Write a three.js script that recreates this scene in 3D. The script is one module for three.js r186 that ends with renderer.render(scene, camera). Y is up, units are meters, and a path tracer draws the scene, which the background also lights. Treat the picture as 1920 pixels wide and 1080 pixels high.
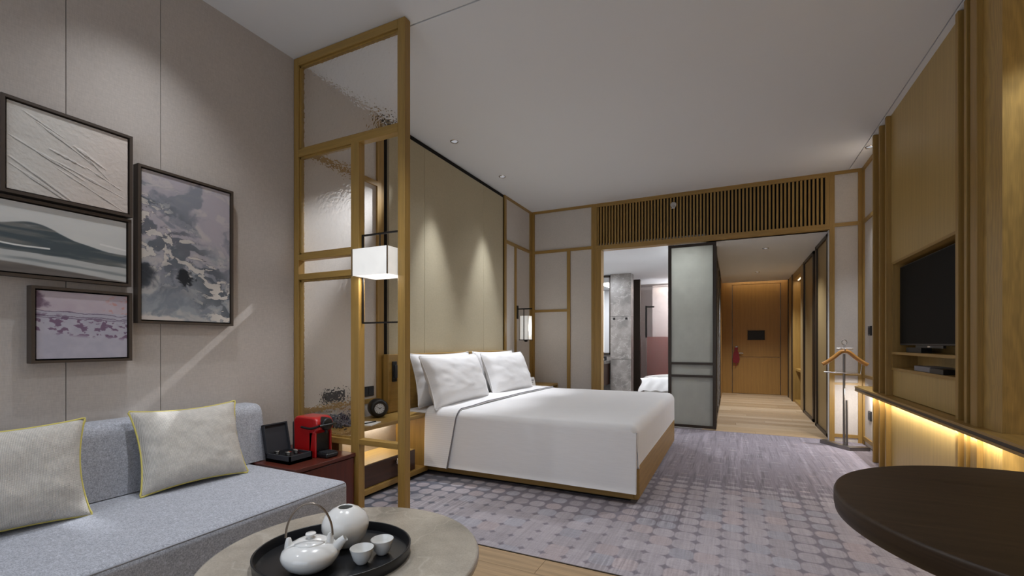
import * as THREE from 'three';
import { RoundedBoxGeometry } from 'three/addons/geometries/RoundedBoxGeometry.js';
import { mergeGeometries } from 'three/addons/utils/BufferGeometryUtils.js';
import { RectAreaLightUniformsLib } from 'three/addons/lights/RectAreaLightUniformsLib.js';

// ---------------------------------------------------------------- camera, sky, exposure
RectAreaLightUniformsLib.init();
const scene = new THREE.Scene();
const renderer = new THREE.WebGLRenderer({ antialias: true });
renderer.toneMapping = THREE.LinearToneMapping;
renderer.toneMappingExposure = 1.06;
renderer.shadowMap.enabled = true;
const FOCAL = 855, HORIZON = 642;
const camera = new THREE.PerspectiveCamera(2 * Math.atan(540 / FOCAL) * 180 / Math.PI, 1920 / 1080, 0.05, 60);
camera.position.set(0, 1.1, 0);
camera.rotation.y = Math.atan((1373.6 - 960) / FOCAL);
camera.setViewOffset(1920, 1080, 0, 540 - HORIZON, 1920, 1080);
scene.add(camera);
scene.background = new THREE.Color().setRGB(0.10, 0.12, 0.17);      // dusk outside the window behind the camera

const WARM = [1.0, 0.88, 0.72], NEUTRAL = [0.94, 0.98, 1.05], COOL = [0.84, 0.95, 1.1], GOLD = [1.0, 0.74, 0.42];
const rgb = a => new THREE.Color().setRGB(a[0], a[1], a[2]);
function spot(x, y, z, tx, ty, tz, cd, angle, pen, color, soft = 1) {
  const l = new THREE.SpotLight(rgb(color), cd, 0, angle, pen, 2);
  l.position.set(x, y, z); l.target.position.set(tx, ty, tz); l.castShadow = true; l.shadow.radius = soft;
  scene.add(l, l.target); return l;
}
function rectLight(w, h, x, y, z, nits, color, tx, ty, tz) {
  const l = new THREE.RectAreaLight(rgb(color), nits, w, h);
  l.position.set(x, y, z); if (tx === undefined) l.rotation.x = -Math.PI / 2; else l.lookAt(tx, ty, tz); scene.add(l); return l;   // without a target it shines straight down
}
function bulb(x, y, z, cd, color, soft = 1) {
  const l = new THREE.PointLight(rgb(color), cd, 0, 2); l.position.set(x, y, z); l.castShadow = true; l.shadow.radius = soft; scene.add(l); return l;
}
// evening daylight through the wide window behind the camera
rectLight(3.1, 2.2, -0.6, 1.45, 1.66, 1.3, COOL, -0.6, 1.45, -5);

// ---------------------------------------------------------------- numbers and noise
let seed = 7; const rnd = () => { seed = (seed * 1664525 + 1013904223) >>> 0; return seed / 4294967296; };
const PERM = new Uint16Array(1024).map(() => Math.floor(rnd() * 65535));
const hash = (i, j) => PERM[(PERM[i & 1023] + j * 131) & 1023] / 65535;
const mod = (a, n) => ((a % n) + n) % n, mix = (a, b, t) => a + (b - a) * t, clamp = (x, a = 0, b = 1) => Math.min(b, Math.max(a, x));
const smooth = (a, b, x) => { const t = clamp((x - a) / (b - a)); return t * t * (3 - 2 * t); };
function vn(x, y, px = 1024, py = 1024) {
  const i = Math.floor(x), j = Math.floor(y), f = x - i, g = y - j, u = f * f * (3 - 2 * f), v = g * g * (3 - 2 * g);
  const i0 = mod(i, px), i1 = mod(i + 1, px), j0 = mod(j, py), j1 = mod(j + 1, py);
  return mix(mix(hash(i0, j0), hash(i1, j0), u), mix(hash(i0, j1), hash(i1, j1), u), v);
}
function fbm(x, y, o = 4, px = 1024, py = 1024) { let s = 0, a = 0.5, t = 0; for (let k = 0; k < o; k++) { s += a * vn(x + k * 17, y + k * 29, px, py); t += a; a *= 0.5; x *= 2; y *= 2; px *= 2; py *= 2; } return s / t; }
const mix3 = (a, b, t) => [mix(a[0], b[0], t), mix(a[1], b[1], t), mix(a[2], b[2], t)];
function tex(w, h, fn, { srgb = true, sx = 1, sy = 1, wrap = true } = {}) {
  const d = new Uint8Array(w * h * 4);
  for (let j = 0; j < h; j++) for (let i = 0; i < w; i++) {
    const c = fn((i + 0.5) / w, (j + 0.5) / h, i, j), k = (j * w + i) * 4;
    if (typeof c === 'number') d[k] = d[k + 1] = d[k + 2] = clamp(c, 0, 1) * 255; else { d[k] = clamp(c[0], 0, 255); d[k + 1] = clamp(c[1], 0, 255); d[k + 2] = clamp(c[2], 0, 255); }
    d[k + 3] = 255;
  }
  const t = new THREE.DataTexture(d, w, h, THREE.RGBAFormat);
  t.magFilter = THREE.LinearFilter; t.minFilter = THREE.LinearMipmapLinearFilter; t.generateMipmaps = true;
  if (wrap) t.wrapS = t.wrapT = THREE.RepeatWrapping;
  t.repeat.set(1 / sx, 1 / sy);                                  // uv come in metres
  if (srgb) t.colorSpace = THREE.SRGBColorSpace;
  t.needsUpdate = true; return t;
}

// ---------------------------------------------------------------- materials (sRGB base colours)
const M = {};
const std = (o) => new THREE.MeshStandardMaterial(o), phy = (o) => new THREE.MeshPhysicalMaterial(o);
const woodFn = (base, con) => (u, v) => {
  const warp = fbm(u * 3, v * 2, 3, 3, 2) * 2.2;
  const ring = Math.sin(6.2832 * (u * 12 + warp)), fib = vn(u * 140, v * 10, 140, 10), fine = vn(u * 256, v * 40, 256, 40), tone = fbm(u * 5, v * 2, 2, 5, 2);
  const k = 1 + con * (ring * 0.05 + (fib - 0.5) * 0.16 + (fine - 0.5) * 0.08 + (tone - 0.5) * 0.12);
  return [base[0] * k, base[1] * k, base[2] * (k * 1.04 - 0.04)];
};
const oakTex = tex(512, 512, woodFn([157, 124, 64], 0.5), { sx: 0.6, sy: 1.3 });
M.oak = std({ map: oakTex, roughness: 0.42 });
const paleTex = tex(512, 512, woodFn([178, 150, 92], 0.3), { sx: 0.7, sy: 1.5 });
M.oakPanel = std({ map: paleTex, roughness: 0.4 });
M.figured = std({ roughness: 0.4, map: tex(512, 1024, (u, v) => {
  const w = fbm(u * 3, v * 4, 4, 3, 4), d = Math.hypot((u - 0.35) * 1.4, (v - 0.3) * 0.55);
  const f = u * 16 + w * 5 + 5 / (0.35 + d * 3), ring = Math.sin(6.2832 * f), fib = vn(u * 200, v * 30, 200, 30);
  const k = 1 + ring * 0.045 + (fib - 0.5) * 0.1; return [172 * k, 140 * k, 78 * k];
}, { sx: 0.55, sy: 1.6 }) });
M.doorWood = std({ map: tex(512, 512, woodFn([160, 120, 62], 0.35), { sx: 0.8, sy: 1.6 }), roughness: 0.45 });
M.mahogany = std({ map: tex(256, 256, woodFn([84, 38, 28], 0.9), { sx: 0.5, sy: 1 }), roughness: 0.3 });
M.walnut = std({ map: tex(256, 256, woodFn([70, 46, 34], 0.9), { sx: 0.5, sy: 1 }), roughness: 0.32 });
M.wenge = phy({ specularIntensity: 0.45, map: tex(512, 512, woodFn([54, 41, 29], 1.2), { sx: 0.5, sy: 1.1 }), roughness: 0.45 });
M.bronze = std({ color: 0x3a3026, roughness: 0.4, metalness: 0.35 });
M.blackGap = std({ color: 0x141110, roughness: 0.9 });
M.blackMetal = std({ color: 0x1c1815, roughness: 0.45, metalness: 0.3 });
M.plaster = std({ color: 0xe6e7e8, roughness: 0.92 });
const weave = tex(256, 256, (u, v, i, j) => 0.5 + 0.25 * Math.sin(i * Math.PI / 2) * (0.4 + vn(i / 2, v * 24, 128, 24)) + 0.25 * Math.sin(j * Math.PI / 2) * (0.4 + vn(u * 24, j / 2, 24, 128)), { srgb: false, sx: 0.16, sy: 0.16 });
const linenFn = (c, a) => (u, v) => { const k = 1 + a * ((vn(u * 250, v * 40, 250, 40) - 0.5) * 0.5 + (vn(u * 40, v * 250, 40, 250) - 0.5) * 0.5 + (fbm(u * 4, v * 4, 3, 4, 4) - 0.5) * 0.25); return [c[0] * k, c[1] * k, c[2] * k]; };
M.wallLinen = std({ map: tex(512, 512, linenFn([190, 181, 173], 0.09), { sx: 0.6, sy: 0.6 }), roughness: 0.95, bumpMap: weave, bumpScale: 0.0004 });
M.wallWhite = std({ map: tex(256, 256, linenFn([206, 199, 191], 0.08), { sx: 0.5, sy: 0.5 }), roughness: 0.9 });
M.headLinen = std({ map: tex(512, 512, linenFn([184, 173, 146], 0.07), { sx: 0.6, sy: 0.6 }), roughness: 0.9, bumpMap: weave, bumpScale: 0.0004 });
M.sofa = std({ map: tex(512, 512, (u, v) => { const k = vn(u * 250, v * 80, 250, 80) + vn(u * 80, v * 250, 80, 250) + fbm(u * 20, v * 20, 2, 20, 20) * 0.25; const q = 0.74 + 0.24 * k; return [168 * q, 170 * q, 177 * q]; }, { sx: 0.34, sy: 0.34 }), roughness: 0.95, bumpMap: weave, bumpScale: 0.0005 });
const basket = (u, v) => { const a = Math.sin(6.2832 * 32 * (u + v)), b = Math.sin(6.2832 * 32 * (u - v)); return 0.5 + 0.5 * a * b; };
M.cushion = std({ map: tex(512, 512, (u, v) => { const q = 0.78 + 0.22 * smooth(0.12, 0.55, basket(u, v)) + (fbm(u * 20, v * 20, 2, 20, 20) - 0.5) * 0.08; return [214 * q, 208 * q, 199 * q]; }, { sx: 0.26, sy: 0.26 }), bumpMap: tex(512, 512, basket, { srgb: false, sx: 0.26, sy: 0.26 }), bumpScale: 0.0015, roughness: 0.95 });
M.piping = std({ color: 0xd2c46a, roughness: 0.8 });
M.greyPiping = std({ color: 0x77767a, roughness: 0.8 });
M.sheet = std({ map: tex(256, 256, (u, v) => { const k = 1 + (vn(u * 8, v * 120, 8, 120) - 0.5) * 0.018; return [226 * k, 224 * k, 223 * k]; }, { sx: 0.5, sy: 0.5 }), roughness: 0.85 });
M.stripe = std({ map: tex(128, 256, (u, v) => { const k = 1 + 0.02 * Math.sin(6.2832 * v * 24); return [228 * k, 226 * k, 225 * k]; }, { sx: 0.4, sy: 0.4 }), roughness: 0.85 });
const veins = (u, v, sc) => { const w = fbm(u * sc, v * sc, 4, sc, sc) * 1.6; const a = 1 - Math.abs(2 * vn(u * sc * 1.5 + w * 3, v * sc * 1.5 + w * 2.2, sc * 2, sc * 2) - 1); return Math.pow(a, 14); };
M.tableStone = phy({ roughness: 0.22, clearcoat: 0.25, clearcoatRoughness: 0.1, map: tex(1024, 1024, (u, v) => {
  const c = fbm(u * 5, v * 5, 5, 5, 5), vv = veins(u, v, 4), s = vn(u * 300, v * 300, 300, 300), k = 0.74 + 0.42 * c + (s - 0.5) * 0.08;
  return mix3([172 * k, 163 * k, 149 * k], [206, 198, 184], vv * 0.35);
}, { sx: 0.9, sy: 0.9 }) });
M.greyStone = std({ roughness: 0.3, map: tex(512, 512, (u, v) => { const c = fbm(u * 6, v * 6, 5, 6, 6), vv = veins(u, v, 5), k = 0.75 + 0.5 * c; return mix3([132 * k, 126 * k, 121 * k], [196, 190, 184], vv * 0.6); }, { sx: 0.7, sy: 0.7 }) });
const plankTex = tex(512, 512, woodFn([186, 162, 130], 0.75), { sx: 0.5, sy: 1.6 });
M.planks = [0xffffff, 0xf0ebe4, 0xe4dcd0].map(c => std({ map: plankTex, color: c, roughness: 0.42 }));
M.porcelain = phy({ color: 0xe9e8e4, roughness: 0.18, clearcoat: 0.6, clearcoatRoughness: 0.06 });
M.tray = std({ color: 0x191a1d, roughness: 0.32 });
M.chrome = std({ color: 0xc9c6c2, roughness: 0.18, metalness: 1 });
M.steel = std({ color: 0x8d8985, roughness: 0.32, metalness: 1 });
M.pewter = std({ color: 0x8a7f74, roughness: 0.3, metalness: 0.9 });
M.redPlastic = phy({ color: 0xa80f10, roughness: 0.3, clearcoat: 0.5 });
M.blackPlastic = std({ color: 0x151517, roughness: 0.38 });
M.charcoal = std({ color: 0x2b2c31, roughness: 0.75 });
M.screen = phy({ color: 0x050506, roughness: 0.5, specularIntensity: 0.15 });
M.tvBezel = std({ color: 0x121214, roughness: 0.4 });
M.greyBox = std({ color: 0x77757a, roughness: 0.5 });
M.paper = std({ color: 0xe9e7e4, roughness: 0.9 });
M.hangerWood = phy({ color: 0xb57f3d, roughness: 0.3, clearcoat: 0.4 });
M.frameBrown = std({ color: 0x473c33, roughness: 0.5 });
M.redTag = std({ color: 0x7c1420, roughness: 0.5 });
M.rippled = phy({ color: 0xffffff, transmission: 1, thickness: 0.006, ior: 1.45, roughness: 0.04, bumpScale: 0.0010, bumpMap: tex(512, 512, (u, v) => {
  let s = 0; for (const [f, a, o] of [[18, 0.6, 3], [36, 0.4, 9]]) s += a * vn(u * f + o, v * f + o, f, f); return s;
}, { srgb: false, sx: 0.26, sy: 0.26 }) });
M.paperGlass = phy({ color: 0xe4e4e0, roughness: 0.9, transmission: 0.6, thickness: 0, map: tex(256, 256, (u, v, i, j) => { const k = 1 + 0.02 * Math.sin(j * Math.PI / 2) + 0.02 * Math.sin(i * Math.PI / 2) + (fbm(u * 6, v * 6, 3, 6, 6) - 0.5) * 0.05; return [222 * k, 223 * k, 220 * k]; }, { sx: 0.5, sy: 0.5 }) });
M.tanGlass = std({ color: 0xa38b60, roughness: 0.45 });
M.frost = phy({ color: 0xd8d0cc, roughness: 0.28, transmission: 0.92, thickness: 0 });
M.clearPane = phy({ color: 0xffffff, transmission: 1, thickness: 0, roughness: 0.02 });
M.mirror = std({ color: 0xd8d8d8, metalness: 1, roughness: 0.03 });
M.redLacquer = std({ color: 0xa8371f, roughness: 0.5 });
const glow = (c, k, base = 0xffffff) => std({ color: base, roughness: 0.8, emissive: rgb(c), emissiveIntensity: k });
M.shade = std({ color: 0xe8e6e0, roughness: 0.9, emissive: rgb([1, 0.97, 0.92]), emissiveIntensity: 0.4, emissiveMap: tex(128, 128, (u, v) => { const k = 0.9 + 0.14 * (fbm(u * 9, v * 9, 4, 9, 9) - 0.5); return [255 * k, 255 * k, 255 * k]; }, { sx: 0.25, sy: 0.25 }) });
M.diffuser = glow([1, 0.98, 0.95], 0.9);
M.downGlow = glow(NEUTRAL, 0.3, 0x888888);
M.ledWarm = glow([1, 0.8, 0.5], 2.2);
M.ledWhite = glow([1, 0.96, 0.9], 1.6);

// ---------------------------------------------------------------- building helpers
const used = {};
function numbered(n) { if (used[n] === undefined) { used[n] = 0; return n; } used[n]++; return n + '_' + String(used[n]).padStart(3, '0'); }
function uvm(g, axis = 'y', rot = true) {           // uv in metres by the way each face points; the grain (v) follows axis
  const p = g.attributes.position, n = g.attributes.normal, uv = new Float32Array(p.count * 2), ox = rot ? rnd() * 3 : 0, oy = rot ? rnd() * 3 : 0, A = { x: 0, y: 1, z: 2 }[axis];
  for (let i = 0; i < p.count; i++) {
    const N = [Math.abs(n.getX(i)), Math.abs(n.getY(i)), Math.abs(n.getZ(i))], P = [p.getX(i), p.getY(i), p.getZ(i)];
    const d = N[0] >= N[1] && N[0] >= N[2] ? 0 : N[1] >= N[2] ? 1 : 2, o = [0, 1, 2].filter(k => k !== d);
    let vk = o.includes(A) ? A : o[1]; const uk = o[0] === vk ? o[1] : o[0];
    uv[2 * i] = P[uk] + ox; uv[2 * i + 1] = P[vk] + oy;
  }
  g.setAttribute('uv', new THREE.BufferAttribute(uv, 2)); return g;
}
function bx(x0, x1, y0, y1, z0, z1, { r = 0, axis = 'y', seg = 2 } = {}) {
  const w = Math.abs(x1 - x0), h = Math.abs(y1 - y0), d = Math.abs(z1 - z0);
  const g = r ? new RoundedBoxGeometry(w, h, d, seg, Math.min(r, w / 2.02, h / 2.02, d / 2.02)) : new THREE.BoxGeometry(w, h, d);
  g.translate((x0 + x1) / 2, (y0 + y1) / 2, (z0 + z1) / 2); return uvm(g, axis);
}
const cyl = (r0, r1, h, x, y, z, seg = 32) => uvm(new THREE.CylinderGeometry(r1, r0, h, seg).translate(x, y + h / 2, z));
function lathe(pts, seg = 48, x = 0, y = 0, z = 0) { return new THREE.LatheGeometry(pts.map(p => new THREE.Vector2(p[0], p[1])), seg).translate(x, y, z); }
function tube(pts, r, seg = 24, rad = 8, closed = false) { return new THREE.TubeGeometry(new THREE.CatmullRomCurve3(pts.map(p => new THREE.Vector3(...p)), closed, 'catmullrom', 0.5), seg, r, rad, closed); }
function rod(a, b, r, rad = 10) {
  const A = new THREE.Vector3(...a), B = new THREE.Vector3(...b), L = A.distanceTo(B), g = new THREE.CylinderGeometry(r, r, L, rad);
  g.applyQuaternion(new THREE.Quaternion().setFromUnitVectors(new THREE.Vector3(0, 1, 0), B.clone().sub(A).normalize())); return g.translate((A.x + B.x) / 2, (A.y + B.y) / 2, (A.z + B.z) / 2);
}
function merge(list) {
  const gs = list.map(g => { const q = g.index ? g.toNonIndexed() : g; for (const k of Object.keys(q.attributes)) if (!['position', 'normal', 'uv'].includes(k)) q.deleteAttribute(k); if (!q.attributes.uv) uvm(q); return q; });
  return mergeGeometries(gs);
}
function mesh(name, geo, mat, parent) {
  const m = new THREE.Mesh(Array.isArray(geo) ? merge(geo) : geo, mat); m.name = name; m.castShadow = m.receiveShadow = true;
  if (parent) { const b = parent.userData.base || [0, 0, 0]; if (b[0] || b[1] || b[2]) m.geometry.translate(-b[0], -b[1], -b[2]); m.geometry.userData = {}; parent.add(m); BASE.set(m, b); } else scene.add(m);
  return m;
}
const BASE = new Map();
function sub(name, geo, mat, parentMesh) {          // a sub-part, given in world place like its part
  const m = new THREE.Mesh(Array.isArray(geo) ? merge(geo) : geo, mat), b = BASE.get(parentMesh) || [0, 0, 0]; m.name = name; m.castShadow = m.receiveShadow = true;
  m.geometry.translate(-b[0], -b[1], -b[2]); parentMesh.add(m); return m;
}
function thing(name, label, category, base = [0, 0, 0], group) {
  const o = new THREE.Group(); o.name = numbered(name); o.position.set(...base); o.userData = { label, category, base }; if (group) o.userData.group = group; scene.add(o); return o;
}
function solo(name, geo, mat, label, category, group) {
  const m = mesh(numbered(name), geo, mat); m.userData = { label, category }; if (group) m.userData.group = group; return m;
}
function struct(name, label, category = 'wall') { const o = new THREE.Group(); o.name = name; o.userData = { kind: 'structure', label, category }; scene.add(o); return o; }

// ================================================================ THE ROOM
const XL = -2.65, ZF = -6.14, H = 3.0, XR = 1.28, ZB = 1.6;
{ // ---- floors
  const f = struct('floor', 'pale oak plank floor in front of the carpet and along the corridor', 'floor');
  mesh('subfloor', bx(XL - 0.1, 1.75, -0.1, -0.012, ZB + 0.1, -2.155), M.blackGap, f); mesh('subfloor', bx(-0.35, 1.75, -0.1, -0.012, -6.215, -11.2), M.blackGap, f);
  const W = 0.18, boards = (xa, xb, za, zb, off) => { for (let r = 0, z = za; z > zb + 0.01; r++, z -= W) for (let x = xa - mod(r * 0.57 + off, 1.5); x < xb; x += 1.5) { const a = Math.max(x, xa), b = Math.min(x + 1.5, xb); if (b - a > 0.03) mesh('floorboard', bx(a + 0.0008, b - 0.0008, -0.012, 0, z - 0.0008, Math.max(z - W, zb) + 0.0008, { axis: 'x' }), M.planks[Math.floor(rnd() * 3)], f); } };
  boards(XL, 1.5, ZB, -2.15, 0.3); boards(-0.35, 1.5, -6.22, -11.06, 0.9);
  mesh('bathroom_floor', bx(-3.4, -0.35, -0.1, 0, -6.215, -11.2), M.greyStone, f);
  mesh('subfloor', bx(XL - 0.1, 1.75, -0.1, -0.008, -2.155, -6.215), M.blackGap, f);
  mesh('edge_strip', bx(XL, 1.2, -0.008, 0.003, -2.15, -2.157), M.bronze, f);
}
{ // ---- woven carpet: a grid of dots that swell into four-pointed stars and thin out into dashes
  const X0 = -2.65, X1 = 1.28, Z0 = -2.157, Z1 = -6.215, P = 0.12;
  const t = tex(2048, 2048, (u, v) => {
    const x = X0 + u * (X1 - X0), z = Z0 + v * (Z1 - Z0), gx = x / P, gz = z / P, ci = Math.round(gx), cj = Math.round(gz), dx = gx - ci, dz = gz - cj;
    const col = hash(ci + 611, 9), far = smooth(-3.45, -4.25, z + 0.25 * (x + 0.4) + 0.9 * (fbm(x * 0.9 + 4, z * 0.9 + 9, 2) - 0.5)), big = smooth(-2.95, -2.5, z + 0.5 * (fbm(x + 7, z + 3, 2) - 0.5)) * smooth(-2.1, -1.3, x + 0.3), right = smooth(-0.7, -0.2, x);
    const r = mix(mix(mix(0.40, 0.56, big), 0.40 + 0.16 * col, right * (1 - 0.6 * big)), 0.36 * hash(ci + 40, cj + 40), far);
    const flat = mix(1, 2.6, far), d = Math.pow(Math.pow(Math.abs(dx), 2.4) + Math.pow(Math.abs(dz * flat), 2.4), 1 / 2.4);
    const dot = smooth(r + 0.05, r - 0.05, d) * mix(1, 0.7, far);
    const hue = hash(ci + 300, cj + 200), tn = hash(ci + 120, cj + 77);
    const warmth = smooth(-2.4, -0.9, x + (fbm(x * 1.3, z * 1.3, 2) - 0.5));
    const bg = mix3([100, 102, 113], mix3([124, 117, 124], [138, 130, 137], far), Math.max(warmth, far)), dc = mix3(mix3([158, 155, 163], [163, 154, 157], warmth), hue > 0.85 ? [166, 152, 152] : hue < 0.15 ? [150, 152, 162] : [160, 154, 159], 0.5);
    let c = mix3(bg, [dc[0] * (0.96 + 0.08 * tn), dc[1] * (0.96 + 0.08 * tn), dc[2] * (0.96 + 0.08 * tn)], dot);
    const hatch = vn(x * 170, z * 9) - 0.5, patch = smooth(0.45, 0.7, fbm(x * 2.3 + 20, z * 2.3 + 11, 3)), weft = vn(x * 14, z * 190) - 0.5, sp = vn(x * 420, z * 420) - 0.5;
    const warp2 = smooth(0.62, 0.9, vn(x * 34, z * 1.6)) * 0.10 - smooth(0.38, 0.1, vn(x * 60, z * 3 + 40)) * 0.10;
    const k = 1 + warp2 * (0.25 + 0.75 * far) + hatch * (0.07 + 0.14 * patch) + weft * 0.06 + sp * 0.1; return [c[0] * k, c[1] * k, c[2] * k];
  }, { wrap: false });
  const g = new THREE.BoxGeometry(X1 - X0, 0.008, Z0 - Z1).translate((X0 + X1) / 2, -0.004, (Z0 + Z1) / 2), p = g.attributes.position, uv = g.attributes.uv;
  for (let i = 0; i < p.count; i++) uv.setXY(i, (p.getX(i) - X0) / (X1 - X0), (p.getZ(i) - Z0) / (Z1 - Z0));
  const m = solo('carpet', g, std({ map: t, roughness: 1, bumpMap: weave, bumpScale: 0.0006 }), 'lilac grey woven carpet with a pattern of dots and stars', 'carpet');
  m.userData.kind = 'structure';
}
{ // ---- ceiling: main field, near soffit, right strip, shadow gaps between
  const c = struct('ceiling', 'plain white plaster ceiling with thin shadow gaps', 'ceiling');
  mesh('ceiling_field', bx(XL - 0.1, 1.148, H, H + 0.05, -2.204, ZF - 0.1), M.plaster, c);
  mesh('ceiling_soffit', bx(XL - 0.1, 1.9, H, H + 0.05, ZB + 0.1, -2.194), M.plaster, c);
  mesh('ceiling_strip', bx(1.156, 1.9, H, H + 0.05, -2.204, ZF - 0.1), M.plaster, c);
  mesh('ceiling_slab', bx(XL - 0.1, 1.9, H + 0.05, H + 0.15, ZB + 0.1, -11.2), M.plaster, c);
  mesh('corridor_ceiling', bx(-0.3, 1.75, 2.365, 2.43, -6.2, -10.72), M.plaster, c);
  mesh('door_recess_ceiling', bx(-0.3, 1.75, 2.5, 2.56, -10.72, -11.1), M.plaster, c);
  mesh('bathroom_ceiling', bx(-3.4, -0.3, 2.4, 2.46, -6.2, -11.2), M.plaster, c);
}
{ // ---- left wall
  const w = struct('wall_left', 'left wall of linen panels, oak trims and a tall padded panel behind the bed');
  mesh('wall_core', bx(XL - 0.12, XL - 0.012, 0, H, ZB + 0.1, ZF - 0.1), M.blackGap, w);
  const zs = [ZB, 0.7, -0.14, -0.955, -1.325, -2.118];
  for (let k = 0; k < 5; k++) mesh('linen_panel', bx(XL - 0.012, XL, 0, H, zs[k] - 0.0015, zs[k + 1] + 0.0015), M.wallLinen, w);
  // white panels beyond the screen
  const wp = (z0, z1, y0, y1) => mesh('white_panel', bx(XL - 0.012, XL - 0.004, y0, y1, z0, z1), M.wallWhite, w);
  const tr = (z0, z1, y0, y1, d = 0.012) => mesh('wood_trim', bx(XL - 0.012, XL + d, y0, y1, z0, z1, { axis: Math.abs(y1 - y0) > Math.abs(z1 - z0) ? 'y' : 'z' }), M.oak, w);
  wp(-2.118, -2.905, 0, 2.39); wp(-2.118, -2.905, 2.43, H);
  tr(-2.118, -2.905, 2.39, 2.43); tr(-2.118, -2.905, 0.61, 0.645); tr(-2.905, -2.95, 0, H); tr(-2.95, -2.99, 0, H, 0.004);
  mesh('black_reveal', bx(XL - 0.012, XL - 0.006, 0, H, -2.99, -5.24), M.blackGap, w);
  const hz = [-3.035, -3.534, -4.67, -5.172];
  for (let k = 0; k < 3; k++) mesh('headboard_panel', bx(XL - 0.006, XL + 0.02, 0.52, 2.945, hz[k] - 0.001, hz[k + 1] + 0.001, { r: 0.004 }), M.headLinen, w);
  mesh('low_headboard', bx(XL + 0.02, -2.57, 0.512, 1.0, -2.96, -5.2, { axis: 'z', r: 0.006 }), M.oak, w);
  tr(-5.24, -5.295, 0, H); tr(-5.295, -6.065, 2.39, 2.43); tr(-5.56, -5.605, 0, 2.39); tr(-6.065, ZF, 0, H); tr(-5.295, -6.065, 2.97, H);
  wp(-5.295, -6.065, 2.43, 2.97); wp(-5.295, -5.56, 0, 2.39); wp(-5.605, -6.065, 0, 2.39);
}
{ // ---- far wall with its air grille and the wide opening to corridor and bathroom
  const w = struct('wall_far', 'far wall of white panels in oak trims with a slatted air grille over the opening');
  const wp = (x0, x1, y0, y1) => mesh('white_panel', bx(x0, x1, y0, y1, ZF - 0.012, ZF - 0.004), M.wallWhite, w);
  const tr = (x0, x1, y0, y1, d = 0.012) => mesh('wood_trim', bx(x0, x1, y0, y1, ZF - 0.012, ZF + d, { axis: x1 - x0 > y1 - y0 ? 'x' : 'y' }), M.oak, w);
  mesh('wall_core', bx(XL - 0.1, -1.69, 0, H, ZF - 0.012, ZF - 0.1), M.plaster, w);
  mesh('wall_core', bx(0.975, 1.9, 0, H, ZF - 0.012, ZF - 0.1), M.plaster, w);
  mesh('grille_backing', bx(-1.69, 0.975, 2.4, H, ZF - 0.1, ZF - 0.12), M.blackGap, w);
  tr(XL, -2.6, 0, H); tr(-2.6, -1.752, 2.965, H); tr(-2.6, -1.752, 2.385, 2.425); tr(-2.105, -2.055, 0, 2.385); tr(-2.6, -2.105, 1.535, 1.57); tr(-1.752, -1.715, 0, H); 
  wp(-2.6, -1.752, 2.425, 2.965); wp(-2.6, -2.105, 1.57, 2.385); wp(-2.6, -2.105, 0, 1.535); wp(-2.055, -1.752, 0, 2.385);
  mesh('opening_jamb', bx(-1.715, -1.615, 0, 2.365, ZF + 0.006, ZF - 0.13), M.oak, w);
  tr(-1.715, -1.675, 2.365, H, 0.008); tr(-1.675, 0.935, 2.952, H); mesh('opening_header', bx(-1.675, 0.975, 2.365, 2.425, ZF + 0.01, ZF - 0.12, { axis: 'x' }), M.oak, w);
  tr(0.935, 0.975, 2.365, H, 0.008); tr(0.975, 1.022, 0, H);
  const n = 65, x0 = -1.66, x1 = 0.905, sg = bx(-0.0105, 0.0105, 2.425, 2.952, 0, -0.045);
  for (let k = 0; k <= n; k++) { const m = mesh('grille_slat', sg, M.oak, null); scene.remove(m); m.position.set(mix(x0, x1, k / n), 0, ZF + 0.002); w.add(m); }
  tr(1.022, 1.235, 2.965, H); tr(1.022, 1.235, 2.385, 2.425); tr(1.235, XR, 0, H); tr(1.022, 1.235, 0.735, 0.765); tr(1.022, 1.235, 0.63, 0.655); tr(1.022, 1.235, 0.05, 0.085);
  wp(1.022, 1.235, 2.425, 2.965); wp(1.022, 1.235, 0.765, 2.385); wp(1.022, 1.235, 0.655, 0.735); wp(1.022, 1.235, 0.085, 0.63); wp(1.022, 1.235, 0, 0.05);
}
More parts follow.
